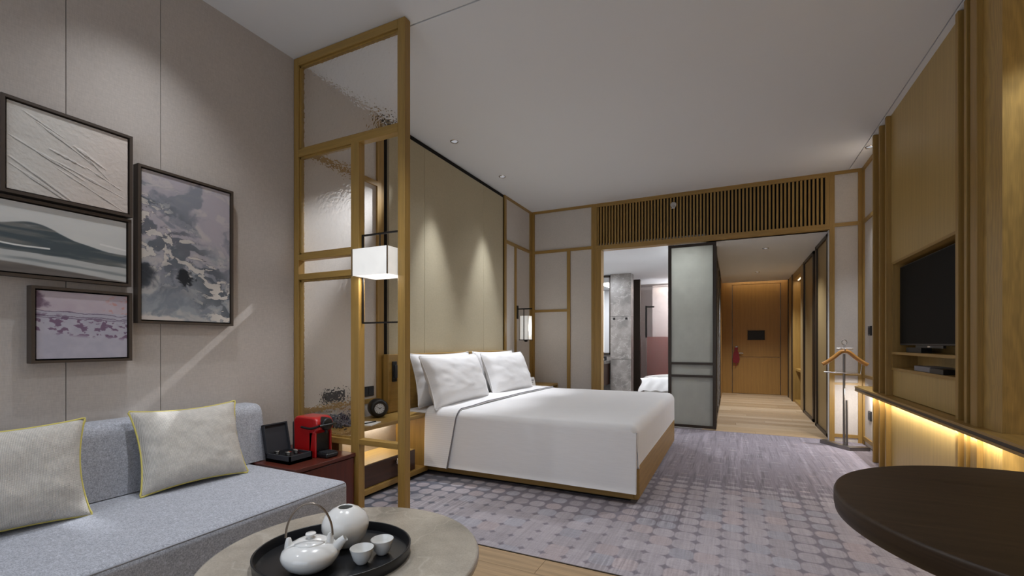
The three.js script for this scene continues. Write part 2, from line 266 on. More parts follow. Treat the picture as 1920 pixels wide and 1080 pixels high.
{ // ---- right wall: alcove, then the oak media wall with fins, then the recess towards the camera
  const w = struct('wall_right', 'right wall with a white alcove and an oak media wall with upright fins');
  mesh('wall_core', bx(1.5, 1.6, 0, H, ZB + 0.1, ZF - 0.1), M.plaster, w);
  const wp = (y0, y1) => mesh('white_panel', bx(XR + 0.004, XR + 0.014, y0, y1, -6.08, -5.36), M.wallWhite, w);
  const tr = (z0, z1, y0, y1) => mesh('wood_trim', bx(XR - 0.012, XR + 0.014, y0, y1, z0, z1, { axis: Math.abs(y1 - y0) > Math.abs(z1 - z0) ? 'y' : 'z' }), M.oak, w);
  mesh('alcove_core', bx(XR + 0.014, 1.5, 0, H, -5.2, ZF), M.plaster, w);
  tr(ZF, -6.08, 0, H); tr(-5.36, -5.3, 0, H); tr(-6.08, -5.36, 2.96, H); tr(-6.08, -5.36, 2.385, 2.425); tr(-6.08, -5.36, 0.72, 0.75); tr(-6.08, -5.36, 0.05, 0.09);
  wp(2.425, 2.96); wp(0.75, 2.385); wp(0.09, 0.72); wp(0, 0.05);
  // fins run the full height, in two groups of three
  for (const [z, t, x0] of [[-5.2, 0.03, 1.3], [-5.0, 0.03, 1.3], [-4.817, 0.03, 1.3], [-3.46, 0.035, 1.3], [-3.355, 0.03, 1.3], [-3.235, 0.075, 1.22]]) mesh('upright_fin', bx(1.16, x0, 0, H - 0.002, z, z - t, { r: 0.003, seg: 1 }), M.oak, w);
  mesh('fin_backing', bx(1.225, 1.5, 0, H, -4.83, -5.3), M.oak, w);
  mesh('fin_backing', bx(1.225, 1.5, 0, H, -3.235, -3.5), M.oak, w);
  mesh('return_block', bx(1.185, 1.5, 0, H, -3.045, -3.235, { axis: 'y' }), M.figured, w);
  // media panel: top, niche lining, bottom
  const z0 = -3.495, z1 = -4.815, xp = 1.195;
  mesh('upper_panel', bx(xp, 1.24, 1.765, H, z0, z1), M.oakPanel, w);
  mesh('lower_panel', bx(xp + 0.012, 1.24, 0.66, 0.872, z0, z1), M.oakPanel, w);
  mesh('under_shelf_panel', bx(xp, 1.24, 0, 0.62, z0, z1), M.oakPanel, w);
  mesh('niche_back', bx(1.36, 1.38, 0.87, 1.78, z0, z1), M.oakPanel, w);
  mesh('niche_head', bx(xp, 1.36, 1.745, 1.765, z0, z1, { axis: 'z' }), M.oak, w);
  mesh('niche_cheek', bx(xp + 0.002, 1.36, 0.892, 1.745, z1 + 0.002, z1 + 0.022), M.oak, w);
  mesh('niche_cheek', bx(xp + 0.002, 1.36, 0.892, 1.745, z0 - 0.002, z0 - 0.02), M.oak, w);
  mesh('niche_shelf', bx(xp, 1.36, 1.002, 1.022, z0, z1, { axis: 'z' }), M.oak, w);
  mesh('niche_shelf', bx(xp, 1.36, 0.872, 0.892, z0, z1, { axis: 'z' }), M.oak, w);
  mesh('recess_panel', bx(1.49, 1.5, 0, H, ZB, -3.045), M.figured, w);
}
{ // ---- the shelf that runs along the right wall, its light strip below
  const s = thing('wall_shelf', 'long oak wall shelf with dark inlaid nosing lit from below', 'shelf', [1.2, 0.605, -3.6]);
  const mk = (y0, y1, d) => {
    const sh = new THREE.Shape(); const xa = 1.118 + d, xb = 1.275, za = -5.74, zb = 0.6;
    sh.moveTo(xb, -zb); sh.lineTo(xa, -zb); sh.lineTo(xa, -za - 0.05); sh.quadraticCurveTo(xa, -za, xa + 0.05, -za); sh.lineTo(xb, -za); sh.lineTo(xb, -zb);
    const g = new THREE.ExtrudeGeometry(sh, { depth: y1 - y0, bevelEnabled: false }); g.rotateX(-Math.PI / 2); g.translate(0, y0, 0); return uvm(g, 'z');
  };
  mesh('top_board', mk(0.641, 0.655, 0), M.oak, s); mesh('nosing', mk(0.622, 0.641, 0.003), M.bronze, s); mesh('bottom_board', mk(0.607, 0.622, 0.001), M.oak, s);
  mesh('light_strip', bx(1.14, 1.152, 0.602, 0.607, 0.45, -5.65), M.ledWarm, s);
  rectLight(6.1, 0.012, 1.146, 0.598, -2.6, 72, [1, 0.94, 0.86], 1.346, 0.398, -2.6);
  mesh('light_strip', bx(1.15, 1.26, 0.602, 0.607, -5.68, -5.692), M.ledWarm, s); rectLight(0.11, 0.012, 1.205, 0.598, -5.69, 600, [1, 0.95, 0.92], 1.205, 0.3, -5.99);
}
{ // ---- back wall behind the camera with its wide window
  const w = struct('wall_back', 'plain back wall behind the camera around the window');
  mesh('wall_core', bx(XL - 0.1, -2.2, 0, H, ZB, ZB + 0.1), M.wallLinen, w); mesh('wall_core', bx(1.0, 1.6, 0, H, ZB, ZB + 0.1), M.wallLinen, w);
  mesh('wall_core', bx(-2.2, 1.0, 0, 0.3, ZB, ZB + 0.1), M.wallLinen, w); mesh('wall_core', bx(-2.2, 1.0, 2.6, H, ZB, ZB + 0.1), M.wallLinen, w);
  const o = struct('window_1', 'wide window behind the camera', 'window');
  for (const x of [-2.2, -1.16, -0.09, 0.95]) mesh('window_mullion', bx(x, x + 0.05, 0.3, 2.6, ZB + 0.02, ZB + 0.08), M.bronze, o);
  for (const y of [0.3, 2.55]) mesh('window_rail', bx(-2.2, 1.0, y, y + 0.05, ZB + 0.02, ZB + 0.08), M.bronze, o);
  for (let k = 0; k < 3; k++) mesh('window_pane', bx(-2.15 + k * 1.05, -1.15 + k * 1.05, 0.35, 2.55, ZB + 0.085, ZB + 0.09), M.clearPane, o);
}
{ // ---- corridor walls
  const w = struct('wall_corridor_left', 'left corridor wall of dark framed glass panels and oak at its end');
  mesh('wall_core', bx(-0.33, -0.235, 0, 2.45, -6.62, -11.1), M.plaster, w);
  for (const z of [-6.62, -7.5, -8.5, -9.4]) { mesh('dark_post', bx(-0.235, -0.2, 0, 2.365, z, z - 0.06), M.bronze, w); mesh('paper_panel', bx(-0.235, -0.215, 0.05, 2.32, z - 0.06, z - 0.86), M.paperGlass, w); }
  mesh('oak_panel', bx(-0.235, -0.205, 0, 2.365, -9.46, -10.98), M.doorWood, w); mesh('dark_skirting', bx(-0.235, -0.2, 0, 0.05, -6.62, -9.4), M.bronze, w); mesh('dark_head', bx(-0.235, -0.2, 2.32, 2.365, -6.62, -9.4), M.bronze, w);
  const r = struct('wall_corridor_right', 'right corridor wall of tall dark framed closet doors with a lit oak niche');
  mesh('wall_core', bx(1.5, 1.6, 0, 2.45, ZF - 0.1, -11.1), M.plaster, r);
  const door = (za, zb, x) => {
    mesh('dark_stile', bx(x, x + 0.05, 0, 2.36, za, za - 0.1), M.bronze, r); mesh('dark_stile', bx(x, x + 0.05, 0, 2.36, zb + 0.1, zb), M.bronze, r);
    mesh('dark_rail', bx(x, x + 0.05, 0, 0.04, za, zb), M.bronze, r); mesh('dark_rail', bx(x, x + 0.05, 2.32, 2.36, za, zb), M.bronze, r);
    mesh('closet_panel', bx(x + 0.02, x + 0.04, 0.04, 2.32, za - 0.1, zb + 0.1), M.tanGlass, r);
  };
  door(-6.3, -7.2, 0.985); mesh('oak_post', bx(1.02, 1.1, 0, 2.365, -7.2, -7.46), M.oak, r); door(-7.46, -8.5, 1.0);
  mesh('oak_post', bx(1.01, 1.1, 0, 2.365, -8.5, -8.84), M.tanGlass, r);
  mesh('niche_back', bx(1.42, 1.44, 0, 2.365, -8.84, -9.9), M.oak, r); mesh('niche_side', bx(1.01, 1.42, 0, 2.365, -9.9, -9.93), M.oak, r); mesh('niche_side', bx(1.1, 1.42, 0, 2.365, -8.81, -8.84), M.oak, r);
  mesh('niche_cabinet', bx(1.05, 1.42, 0.58, 0.62, -8.84, -9.9), M.oak, r); mesh('niche_head', bx(1.01, 1.42, 2.25, 2.365, -8.84, -9.9), M.oak, r); mesh('niche_floor', bx(1.03, 1.42, 0, 0.04, -8.84, -9.9), M.oak, r);
  for (const z of [-9.1, -9.4, -9.65]) mesh('niche_batten', bx(1.39, 1.42, 0.62, 2.25, z, z - 0.02), M.oak, r);
  mesh('dark_post', bx(1.0, 1.5, 0, 2.365, -9.93, -10.1), M.bronze, r); mesh('closet_panel', bx(1.01, 1.05, 0, 2.365, -10.1, -10.6), M.tanGlass, r); mesh('dark_post', bx(1.0, 1.06, 0, 2.365, -10.6, -10.72), M.bronze, r); mesh('oak_post', bx(1.03, 1.1, 0, 2.5, -10.72, -11), M.doorWood, r);
  mesh('corridor_backing', bx(1.1, 1.12, 0, 2.365, -6.24, -8.8), M.plaster, r);
  const e = struct('wall_entrance', 'oak clad end wall of the corridor around the entrance door');
  mesh('wall_core', bx(-0.35, 1.6, 0, H, -11.06, -11.2), M.plaster, e); mesh('oak_panel', bx(-0.235, -0.012, 0, 2.5, -10.98, -11.06), M.doorWood, e); mesh('oak_panel', bx(0.905, 1.1, 0, 2.5, -10.97, -11.06), M.doorWood, e); mesh('oak_panel', bx(-0.012, 0.905, 2.345, 2.5, -10.99, -11.06), M.doorWood, e);
  mesh('ceiling_step', bx(-0.235, 1.1, 2.43, 2.5, -10.70, -10.72), M.plaster, e);
  const d = struct('door_1', 'plain oak entrance door at the end of the corridor', 'door');
  mesh('door_leaf', [bx(0, 0.893, 0.79, 2.34, -11.0, -11.05, { r: 0.004 }), bx(0, 0.893, 0.005, 0.784, -11.0, -11.05, { r: 0.004 })], M.doorWood, d);
  const pl = mesh('door_plaque', bx(0.29, 0.61, 1.16, 1.345, -10.985, -11.0, { r: 0.006 }), M.blackMetal, d); sub('plaque_frame', [bx(0.28, 0.62, 1.345, 1.355, -10.98, -11), bx(0.28, 0.62, 1.15, 1.16, -10.98, -11)], M.bronze, pl);
  const hd = mesh('door_handle', bx(0.05, 0.1, 0.82, 1.02, -10.98, -11.0, { r: 0.008 }), M.steel, d); sub('lever', rod([0.075, 0.87, -10.95], [0.2, 0.87, -10.95], 0.012), M.steel, hd);
}
{ // hanging tag and strip light at the entrance
  const t = thing('door_hanger', 'dark red do not disturb tag hanging on the entrance door handle', 'tag', [0.07, 0.66, -10.94]);
  const sh = new THREE.Shape(); sh.moveTo(-0.05, 0); sh.lineTo(0.05, 0); sh.lineTo(0.07, 0.08); sh.lineTo(0.055, 0.2); sh.lineTo(0.03, 0.26); sh.lineTo(0.035, 0.33); sh.lineTo(-0.035, 0.33); sh.lineTo(-0.03, 0.26); sh.lineTo(-0.055, 0.2); sh.lineTo(-0.07, 0.08);
  const hole = new THREE.Path(); hole.absarc(0, 0.225, 0.018, 0, 6.283, true); sh.holes.push(hole);
  mesh('tag_card', new THREE.ExtrudeGeometry(sh, { depth: 0.006, bevelEnabled: false }).translate(0.07, 0.66, -10.94), M.redTag, t); mesh('tag_tassel', bx(0.06, 0.08, 0.6, 0.66, -10.94, -10.934), M.redTag, t);
  const l = thing('cove_strip_light', 'warm strip light in the ceiling slot above the entrance door', 'light', [0.4, 2.46, -10.74]);
  mesh('led_strip', bx(-0.1, 1.0, 2.44, 2.452, -10.726, -10.74), M.ledWarm, l); rectLight(1.1, 0.02, 0.45, 2.45, -10.745, 14, [1, 0.82, 0.55], 0.45, 2.44, -11);
}
// ---------------------------------------------------------------- bathroom behind the opening
{
  const b = struct('wall_bathroom', 'grey stone bathroom walls seen through the opening');
  mesh('side_wall', bx(-3.4, -3.3, 0, 2.45, -6.2, -11.2), M.greyStone, b); 
  const be = struct('wall_bathroom_end', 'plain end wall of the bathroom behind the frosted glass'); mesh('end_wall', bx(-3.4, -0.3, 0, 2.45, -11.1, -11.2), M.plaster, be); mesh('cove_wall', bx(-1.62, -0.35, 0, 2.34, -10.6, -10.68), M.plaster, be);
  const bn = struct('wall_bathroom_near', 'bathroom side of the bedroom wall'); mesh('near_wall', bx(-3.4, -1.7, 0, 2.45, -6.24, -6.3), M.plaster, bn);
  const bs = struct('wall_bathroom_stone', 'upright grey stone pier in the bathroom between mirror and shower');
  const zs = -8.66; for (const [y0, y1] of [[0, 0.775], [0.78, 1.59], [1.595, 2.4]]) mesh('stone_slab', bx(-2.1, -1.715, y0, y1, zs, zs - 0.25), M.greyStone, bs);
  for (const [y0, y1] of [[0, 0.86]]) mesh('stone_slab', bx(-3.3, -2.1, y0, y1, zs - 0.1, zs - 0.25), M.greyStone, bs); mesh('mirror_backing', bx(-3.3, -2.1, 0.86, 2.4, zs - 0.12, zs - 0.25), M.plaster, bs);
  mesh('shower_frame', bx(-1.86, -1.72, 0, 2.4, -9.62, -9.72), M.bronze, bs);
  const m = thing('vanity_mirror', 'tall bronze framed bathroom mirror with upright light strips', 'mirror', [-2.35, 0.88, zs - 0.1]);
  const F = mesh('mirror_frame', [bx(-2.14, -2.1, 0.87, 2.385, zs - 0.06, zs - 0.12), bx(-2.9, -2.1, 0.87, 0.9, zs - 0.06, zs - 0.12), bx(-2.9, -2.1, 2.355, 2.385, zs - 0.06, zs - 0.12)], M.bronze, m);
  mesh('mirror_glass', bx(-2.9, -2.14, 0.9, 2.355, zs - 0.1, zs - 0.105), M.mirror, m); mesh('light_strip', bx(-2.3, -2.25, 0.92, 2.1, zs - 0.09, zs - 0.1), M.ledWhite, m);
  const v = thing('vanity_counter', 'stone bathroom vanity counter under the mirror', 'counter', [-2.5, 0, -8.45]);
  mesh('counter_top', bx(-3.2, -2.11, 0.7, 0.76, -8.2, -8.75, { r: 0.005 }), M.greyStone, v); mesh('counter_front', bx(-3.2, -2.13, 0.3, 0.7, -8.24, -8.74), M.walnut, v);
  solo('vanity_tray', bx(-2.42, -2.13, 0.761, 0.84, -8.3, -8.5, { r: 0.01 }), M.charcoal, 'dark storage box on the bathroom vanity counter', 'box');
  solo('folded_towel', bx(-2.36, -2.12, 0.761, 0.82, -8.21, -8.29, { r: 0.025, seg: 3 }), M.sheet, 'small white folded towel on the vanity counter edge', 'towel');
  for (const [x, l] of [[-2.03, 'robe hook on the stone wall nearest the bathroom mirror'], [-1.8, 'robe hook on the stone wall beside the shower frame']]) { const h = thing('robe_hook', 'dark metal ' + l, 'hook', [x, 1.55, zs]); mesh('hook_plate', bx(x - 0.02, x + 0.02, 1.53, 1.57, zs, zs + 0.008), M.blackMetal, h); mesh('hook_peg', rod([x, 1.55, zs], [x, 1.56, zs + 0.05], 0.008), M.blackMetal, h); }
  const g = thing('shower_glass', 'frosted glass bathroom partition with a dark pull handle', 'partition', [-1.2, 0, -9.7]);
  mesh('glass_sheet', bx(-1.72, -0.36, 0.02, 2.3, -9.7, -9.708), M.frost, g); mesh('pull_handle', [rod([-1.6, 1.2, -9.65], [-1.6, 1.85, -9.65], 0.018), rod([-1.6, 1.83, -9.65], [-1.45, 1.83, -9.69], 0.015)], M.blackMetal, g);
  const a = thing('red_lacquer_panel', 'red lacquer bench and back panel glowing through the frosted bathroom glass', 'bench', [-1.1, 0, -10.3]);
  mesh('back_panel', bx(-1.66, -0.45, 0, 1.22, -10.1, -10.16), M.redLacquer, a); mesh('bench_seat', bx(-1.5, -0.5, 0.3, 0.42, -9.85, -10.1, { r: 0.04, seg: 3 }), M.redLacquer, a);
  const c = thing('bathtub', 'white bathtub rim standing beyond the bathroom opening', 'bathtub', [-0.9, 0, -7.6]);
  const tubShape = lathe([[0.02, 0.0], [0.36, 0.02], [0.42, 0.2], [0.45, 0.52], [0.43, 0.54], [0.4, 0.52], [0.36, 0.2], [0.3, 0.08], [0.02, 0.08]], 40); tubShape.scale(1, 1, 1.7); tubShape.translate(-0.86, 0, -7.7); mesh('tub_shell', tubShape, M.porcelain, c);
  const tw = new THREE.PlaneGeometry(0.5, 0.34, 30, 20), p = tw.attributes.position;
  for (let i = 0; i < p.count; i++) { const x = p.getX(i), y = p.getY(i), t = (y + 0.17) / 0.34; p.setXYZ(i, x + 0.02 * Math.sin(y * 30), 0.575 - 0.4 * Math.pow(Math.max(0, t - 0.45), 1.4) + 0.008 * Math.sin(x * 40 + y * 9) - 0.5 * Math.pow(Math.max(0, -x - 0.12), 1.5), t * 0.3); }
  tw.computeVertexNormals(); solo('bath_towel', tw.translate(-0.98, 0, -7.12), M.sheet, 'white bath towel draped over the bathtub edge', 'towel');
  // light of the bathroom: a ceiling panel, mirror strips, cove
  const L = thing('bathroom_ceiling_light', 'flat bathroom ceiling light beyond the opening', 'light', [-2.4, 2.38, -7.3]); mesh('light_panel', bx(-2.6, -2.2, 2.385, 2.398, -6.9, -7.7), M.ledWhite, L);
  rectLight(0.4, 0.8, -2.4, 2.38, -7.3, 40, NEUTRAL); mesh('light_panel', bx(-0.72, -0.42, 2.385, 2.398, -6.6, -6.9), M.ledWhite, L); rectLight(0.3, 0.3, -0.57, 2.38, -6.75, 60, NEUTRAL); rectLight(0.05, 1.2, -2.27, 1.5, zs - 0.08, 5, NEUTRAL, -2.27, 1.5, -5);
  const k = thing('bathroom_cove_light', 'warm cove light above the far bathroom wall', 'light', [-1, 2.36, -10.5]); mesh('led_strip', bx(-1.6, -0.4, 2.345, 2.355, -10.5, -10.52), M.ledWhite, k); rectLight(1.2, 0.03, -1.0, 2.34, -10.51, 30, [1, 0.92, 0.8]); rectLight(0.3, 0.3, -0.9, 2.38, -9.9, 260, NEUTRAL, -1.0, 0.7, -10.3); mesh('spot_panel', bx(-1.05, -0.75, 2.385, 2.398, -9.75, -10.05), M.ledWhite, k);
}
{ // ---- sliding door between bathroom and corridor
  const s = thing('sliding_door', 'sliding bathroom door of pale paper glass in a dark bronze frame', 'door', [-0.47, 0, -6.26]);
  const x0 = -0.757, x1 = -0.184, z0 = -6.24, z1 = -6.28, f = 0.04;
  for (const [a, b] of [[x0, x0 + f], [x1 - f, x1]]) mesh('frame_stile', bx(a, b, 0.012, 2.36, z0, z1), M.bronze, s);
  for (const [y0, y1] of [[0.012, 0.045], [0.655, 0.685], [0.815, 0.845], [2.325, 2.36]]) mesh('frame_rail', bx(x0 + f, x1 - f, y0, y1, z0, z1, { axis: 'x' }), M.bronze, s);
  for (const [y0, y1] of [[0.045, 0.655], [0.685, 0.815], [0.845, 2.325]]) mesh('paper_pane', bx(x0 + f, x1 - f, y0, y1, -6.257, -6.263), M.paperGlass, s);
  const q = thing('pocket_screen', 'dark framed glass panel closing the corridor beside the sliding door', 'partition', [-0.2, 0, -6.45]);
  mesh('frame_stile', bx(-0.215, -0.185, 0, 2.36, -6.3, -6.36), M.bronze, q); mesh('frame_stile', bx(-0.215, -0.185, 0, 2.36, -6.56, -6.615), M.bronze, q); mesh('paper_pane', bx(-0.206, -0.2, 0.04, 2.33, -6.36, -6.56), M.paperGlass, q); mesh('frame_rail', bx(-0.215, -0.185, 0, 0.04, -6.36, -6.56), M.bronze, q);
}
{ // sprinkler on the grille
  const p = thing('wall_sprinkler', 'small chrome sprinkler on the slatted grille', 'sprinkler', [-0.678, 2.85, ZF + 0.012]);
  mesh('escutcheon', cyl(0.042, 0.036, 0.012, 0, 0, 0, 28).rotateX(Math.PI / 2).translate(-0.678, 2.85, ZF + 0.012), M.chrome, p);
  mesh('sprinkler_head', [rod([-0.678, 2.85, ZF + 0.02], [-0.678, 2.85, ZF + 0.06], 0.012), rod([-0.70, 2.80, ZF + 0.055], [-0.656, 2.80, ZF + 0.055], 0.006), rod([-0.678, 2.80, ZF + 0.055], [-0.678, 2.85, ZF + 0.055], 0.006)], M.chrome, p);
}

// ================================================================ LAMPS
function downlight(x, z, y, label, opt) {
  const d = thing('downlight', label, 'downlight', [x, y, z], 'recessed ceiling downlights');
  mesh('trim_ring', lathe([[0.030, 0.002], [0.030, -0.006], [0.036, -0.007], [0.041, 0]], 32, x, y, z), M.chrome, d);
  mesh('lamp_lens', lathe([[0, -0.003], [0.028, -0.002], [0.03, 0.002]], 24, x, y, z), M.downGlow, d);
  spot(x, y - 0.02, z, x + (opt.dx || 0), 0, z + (opt.dz || 0), opt.cd, opt.angle, opt.pen, opt.color || NEUTRAL, opt.soft || 1.2);
  if (opt.spill) spot(x, y - 0.022, z, x + (opt.sx || 0), 0, z + (opt.sz || 0), opt.spill, opt.wide || 0.9, 0.5, opt.color || NEUTRAL, opt.soft || 1.2);
}
downlight(-2.366, -3.642, H, 'recessed downlight over the bed nearer the glass screen', { cd: 13, angle: 0.385, pen: 0.6, spill: 1.3, sx: 1.3, sz: 0.5 });
downlight(-2.374, -4.654, H, 'recessed downlight over the bed farther from the glass screen', { cd: 13, angle: 0.385, pen: 0.6, spill: 1.3, sx: 1.3, sz: 0.3 });
spot(-2.366, 2.97, -3.642, -2.64, 1.15, -1.68, 30, 0.22, 0.7, NEUTRAL, 0.8);   // the tilted inner lamp of the first bed downlight
downlight(-2.22, -1.2, H, 'recessed downlight above the paintings over the sofa', { cd: 2.6, angle: 0.85, pen: 1.0, spill: 1.2, sx: 0.9 });
downlight(-2.22, 0.1, H, 'recessed downlight above the end of the sofa beside the window', { cd: 2, angle: 0.8, pen: 1.0 });
downlight(-1.2, -1.55, H, 'recessed downlight above the stone coffee table', { cd: 7.5, angle: 0.8, pen: 0.7 });
downlight(0.1, -1.75, H, 'recessed downlight above the plank floor before the carpet', { cd: 3.2, angle: 0.55, pen: 0.9 });
downlight(1.33, -2.72, H, 'recessed downlight in front of the figured oak panel', { cd: 3.2, angle: 0.56, pen: 0.25 });
downlight(1.2, -5.5, H, 'recessed downlight in the alcove above the valet stand', { cd: 6.5, angle: 0.55, pen: 0.7, spill: 13, sx: -1.5, sz: 0.9, wide: 0.75 });
for (const [z, l] of [[-7.0, 'recessed corridor downlight nearest the bedroom'], [-9.3, 'recessed corridor downlight by the lit niche']]) downlight(0.4, z, 2.365, l, { cd: z < -9 ? 14 : 7, angle: 1.0, pen: 0.7 });
{ // niche light in corridor
  const n = thing('niche_strip_light', 'warm strip light inside the corridor niche', 'light', [1.2, 2.24, -9.35]); mesh('led_strip', bx(1.08, 1.1, 2.24, 2.25, -8.9, -9.85), M.ledWarm, n);
  rectLight(0.02, 0.9, 1.09, 2.235, -9.37, 25, GOLD);
}
function lantern(name, label, X0, X1, Y0, Y1, Z0, Z1, frameFn, cd) {
  const l = thing(name, label, 'lamp', [(X0 + X1) / 2, Y0, (Z0 + Z1) / 2]), t = 0.004;
  mesh('lamp_shade', [bx(X0, X1, Y0, Y1, Z0, Z0 - t), bx(X0, X1, Y0, Y1, Z1 + t, Z1), bx(X0, X0 + t, Y0, Y1, Z0, Z1), bx(X1 - t, X1, Y0, Y1, Z0, Z1)], M.shade, l);
  mesh('lamp_diffuser', bx(X0 + t, X1 - t, Y0 + 0.004, Y0 + 0.008, Z0 - t, Z1 + t), M.diffuser, l);
  for (const [x, z] of [[X0, Z0], [X1, Z0], [X0, Z1], [X1, Z1]]) mesh('shade_corner', bx(x - 0.003, x + 0.003, Y0 - 0.003, Y1, z - 0.003, z + 0.003), M.pewter, l);
  frameFn(l); rectLight(X1 - X0 - 0.02, Math.abs(Z1 - Z0) - 0.02, (X0 + X1) / 2, Y0 - 0.001, (Z0 + Z1) / 2, cd, [1, 0.95, 0.86]);
}
lantern('screen_lantern', 'square paper lantern in a thin dark frame hung in the glass screen', -2.058, -1.79, 1.5, 1.66, -2.05, -2.25, l => {
  for (const x of [-2.062, -1.775]) mesh('frame_bar', bx(x - 0.005, x + 0.005, 1.22, 1.765, -2.136, -2.146), M.blackMetal, l);
  for (const y of [1.22, 1.76]) mesh('frame_bar', bx(-2.062, -1.775, y - 0.005, y + 0.005, -2.136, -2.146), M.blackMetal, l);
  mesh('lamp_stay', [rod([-1.925, 1.755, -2.141], [-1.925, 1.66, -2.141], 0.004), bx(-2.05, -1.8, 1.652, 1.658, -2.137, -2.145)], M.blackMetal, l);
}, 15);
lantern('bedside_lantern', 'tall white lantern on a dark bracket beside the far pillow', -2.57, -2.45, 1.14, 1.455, -5.56, -5.68, l => {
  mesh('wall_bracket', [bx(XL + 0.012, XL + 0.022, 1.42, 1.6, -5.6, -5.64), bx(XL + 0.02, -2.42, 1.545, 1.56, -5.612, -5.628)], M.blackMetal, l);
  mesh('frame_bar', [bx(-2.515, -2.505, 1.125, 1.55, -5.548, -5.556), bx(-2.58, -2.44, 1.128, 1.138, -5.545, -5.695)], M.blackMetal, l); mesh('finial', lathe([[0, 0], [0.02, 0.006], [0.03, 0.02], [0, 0.024]], 16, -2.51, 1.105, -5.62), M.blackMetal, l);
}, 2.5);
bulb(-2.42, 1.3, -5.62, 0.12, [1, 0.95, 0.86], 3);

// ================================================================ GLASS SCREEN
{
  const s = thing('room_divider', 'tall oak framed screen with rippled glass panes between sofa and bed', 'screen', [-2.17, 0, -2.14]);
  const zc = -2.14, d = 0.026, post = (a, b, y0 = 0, y1 = H - 0.002) => mesh('post', bx(a, b, y0, y1, zc + d, zc - d, { r: 0.004, seg: 1 }), M.oak, s);
  const rail = (a, b, y0, y1, dd = d) => mesh('rail', bx(a, b, y0, y1, zc + dd, zc - dd, { axis: 'x', r: 0.004, seg: 1 }), M.oak, s);
  post(-2.648, -2.604); post(-2.136, -2.07, 0, 2.34); post(-1.768, -1.715); 
  rail(-2.604, -1.768, 2.945, 2.998); rail(-2.604, -1.768, 2.335, 2.385); rail(-2.604, -2.136, 1.645, 1.685); rail(-2.604, -2.136, 1.515, 1.555); rail(-2.604, -2.136, 0.46, 0.5); rail(-2.07, -1.768, 0.47, 0.505);
  const bead = (a, b, y0, y1) => mesh('glazing_bead', [bx(a, b, y0, y0 + 0.012, zc + 0.012, zc - 0.012), bx(a, b, y1 - 0.012, y1, zc + 0.012, zc - 0.012), bx(a, a + 0.012, y0, y1, zc + 0.012, zc - 0.012), bx(b - 0.012, b, y0, y1, zc + 0.012, zc - 0.012)], M.oak, s);
  for (const [a, b, y0, y1] of [[-2.604, -1.768, 2.385, 2.945], [-2.604, -2.136, 1.685, 2.335], [-2.604, -2.136, 0.5, 1.515]]) { bead(a, b, y0, y1); mesh('glass_pane', bx(a + 0.006, b - 0.006, y0 + 0.006, y1 - 0.006, zc + 0.003, zc - 0.003), M.rippled, s); }
}

// ================================================================ BED
const pillowGeo = (w, h, t, n = 26, pinch = 0.09, wr = 0.004, sd = 0) => {
  const pos = [], idx = [], uv = [], N = n + 1;
  for (const side of [1, -1]) for (let j = 0; j < N; j++) for (let i = 0; i < N; i++) {
    const a = i / n * 2 - 1, b = j / n * 2 - 1, x = a * w / 2 * (1 - pinch * (1 - b * b) * a * a), y = b * h / 2 * (1 - pinch * (1 - a * a) * b * b);
    const k = Math.pow(Math.max(0, (1 - Math.pow(Math.abs(a), 3)) * (1 - Math.pow(Math.abs(b), 3))), 0.55);
    const edge = 1 - Math.min(1 - Math.abs(a), 1 - Math.abs(b)), nz = (fbm(a * 3 + 9 + sd, b * 3 + 5 + side, 3) - 0.5) * wr * 5 * k + wr * Math.pow(edge, 4) * k * 1.6 * Math.sin(13 * Math.atan2(b, a) + sd + 3 * fbm(a * 2 + 5, b * 2 + sd, 2));
    pos.push(x, y, side * (t / 2 * k) + nz); uv.push(x, y);
  }
  for (let s = 0; s < 2; s++) for (let j = 0; j < n; j++) for (let i = 0; i < n; i++) { const o = s * N * N, a = o + j * N + i, b = a + 1, c = a + N, d = c + 1; s ? idx.push(a, c, b, b, c, d) : idx.push(a, b, c, b, d, c); }
  const g = new THREE.BufferGeometry(); g.setAttribute('position', new THREE.Float32BufferAttribute(pos, 3)); g.setAttribute('uv', new THREE.Float32BufferAttribute(uv, 2)); g.setIndex(idx); g.computeVertexNormals(); return g;
};
const outline = (w, h, pinch) => { const P = []; const e = (a, b) => P.push([a * w / 2 * (1 - pinch * (1 - b * b) * a * a), b * h / 2 * (1 - pinch * (1 - a * a) * b * b), 0]); for (let k = 0; k < 16; k++) e(-1 + k / 8, -1); for (let k = 0; k < 16; k++) e(1, -1 + k / 8); for (let k = 0; k < 16; k++) e(1 - k / 8, 1); for (let k = 0; k < 16; k++) e(-1, 1 - k / 8); return P; };
const BZ0 = -3.15, BZ1 = -5.25, BXF = -0.57, TOP = 0.545;
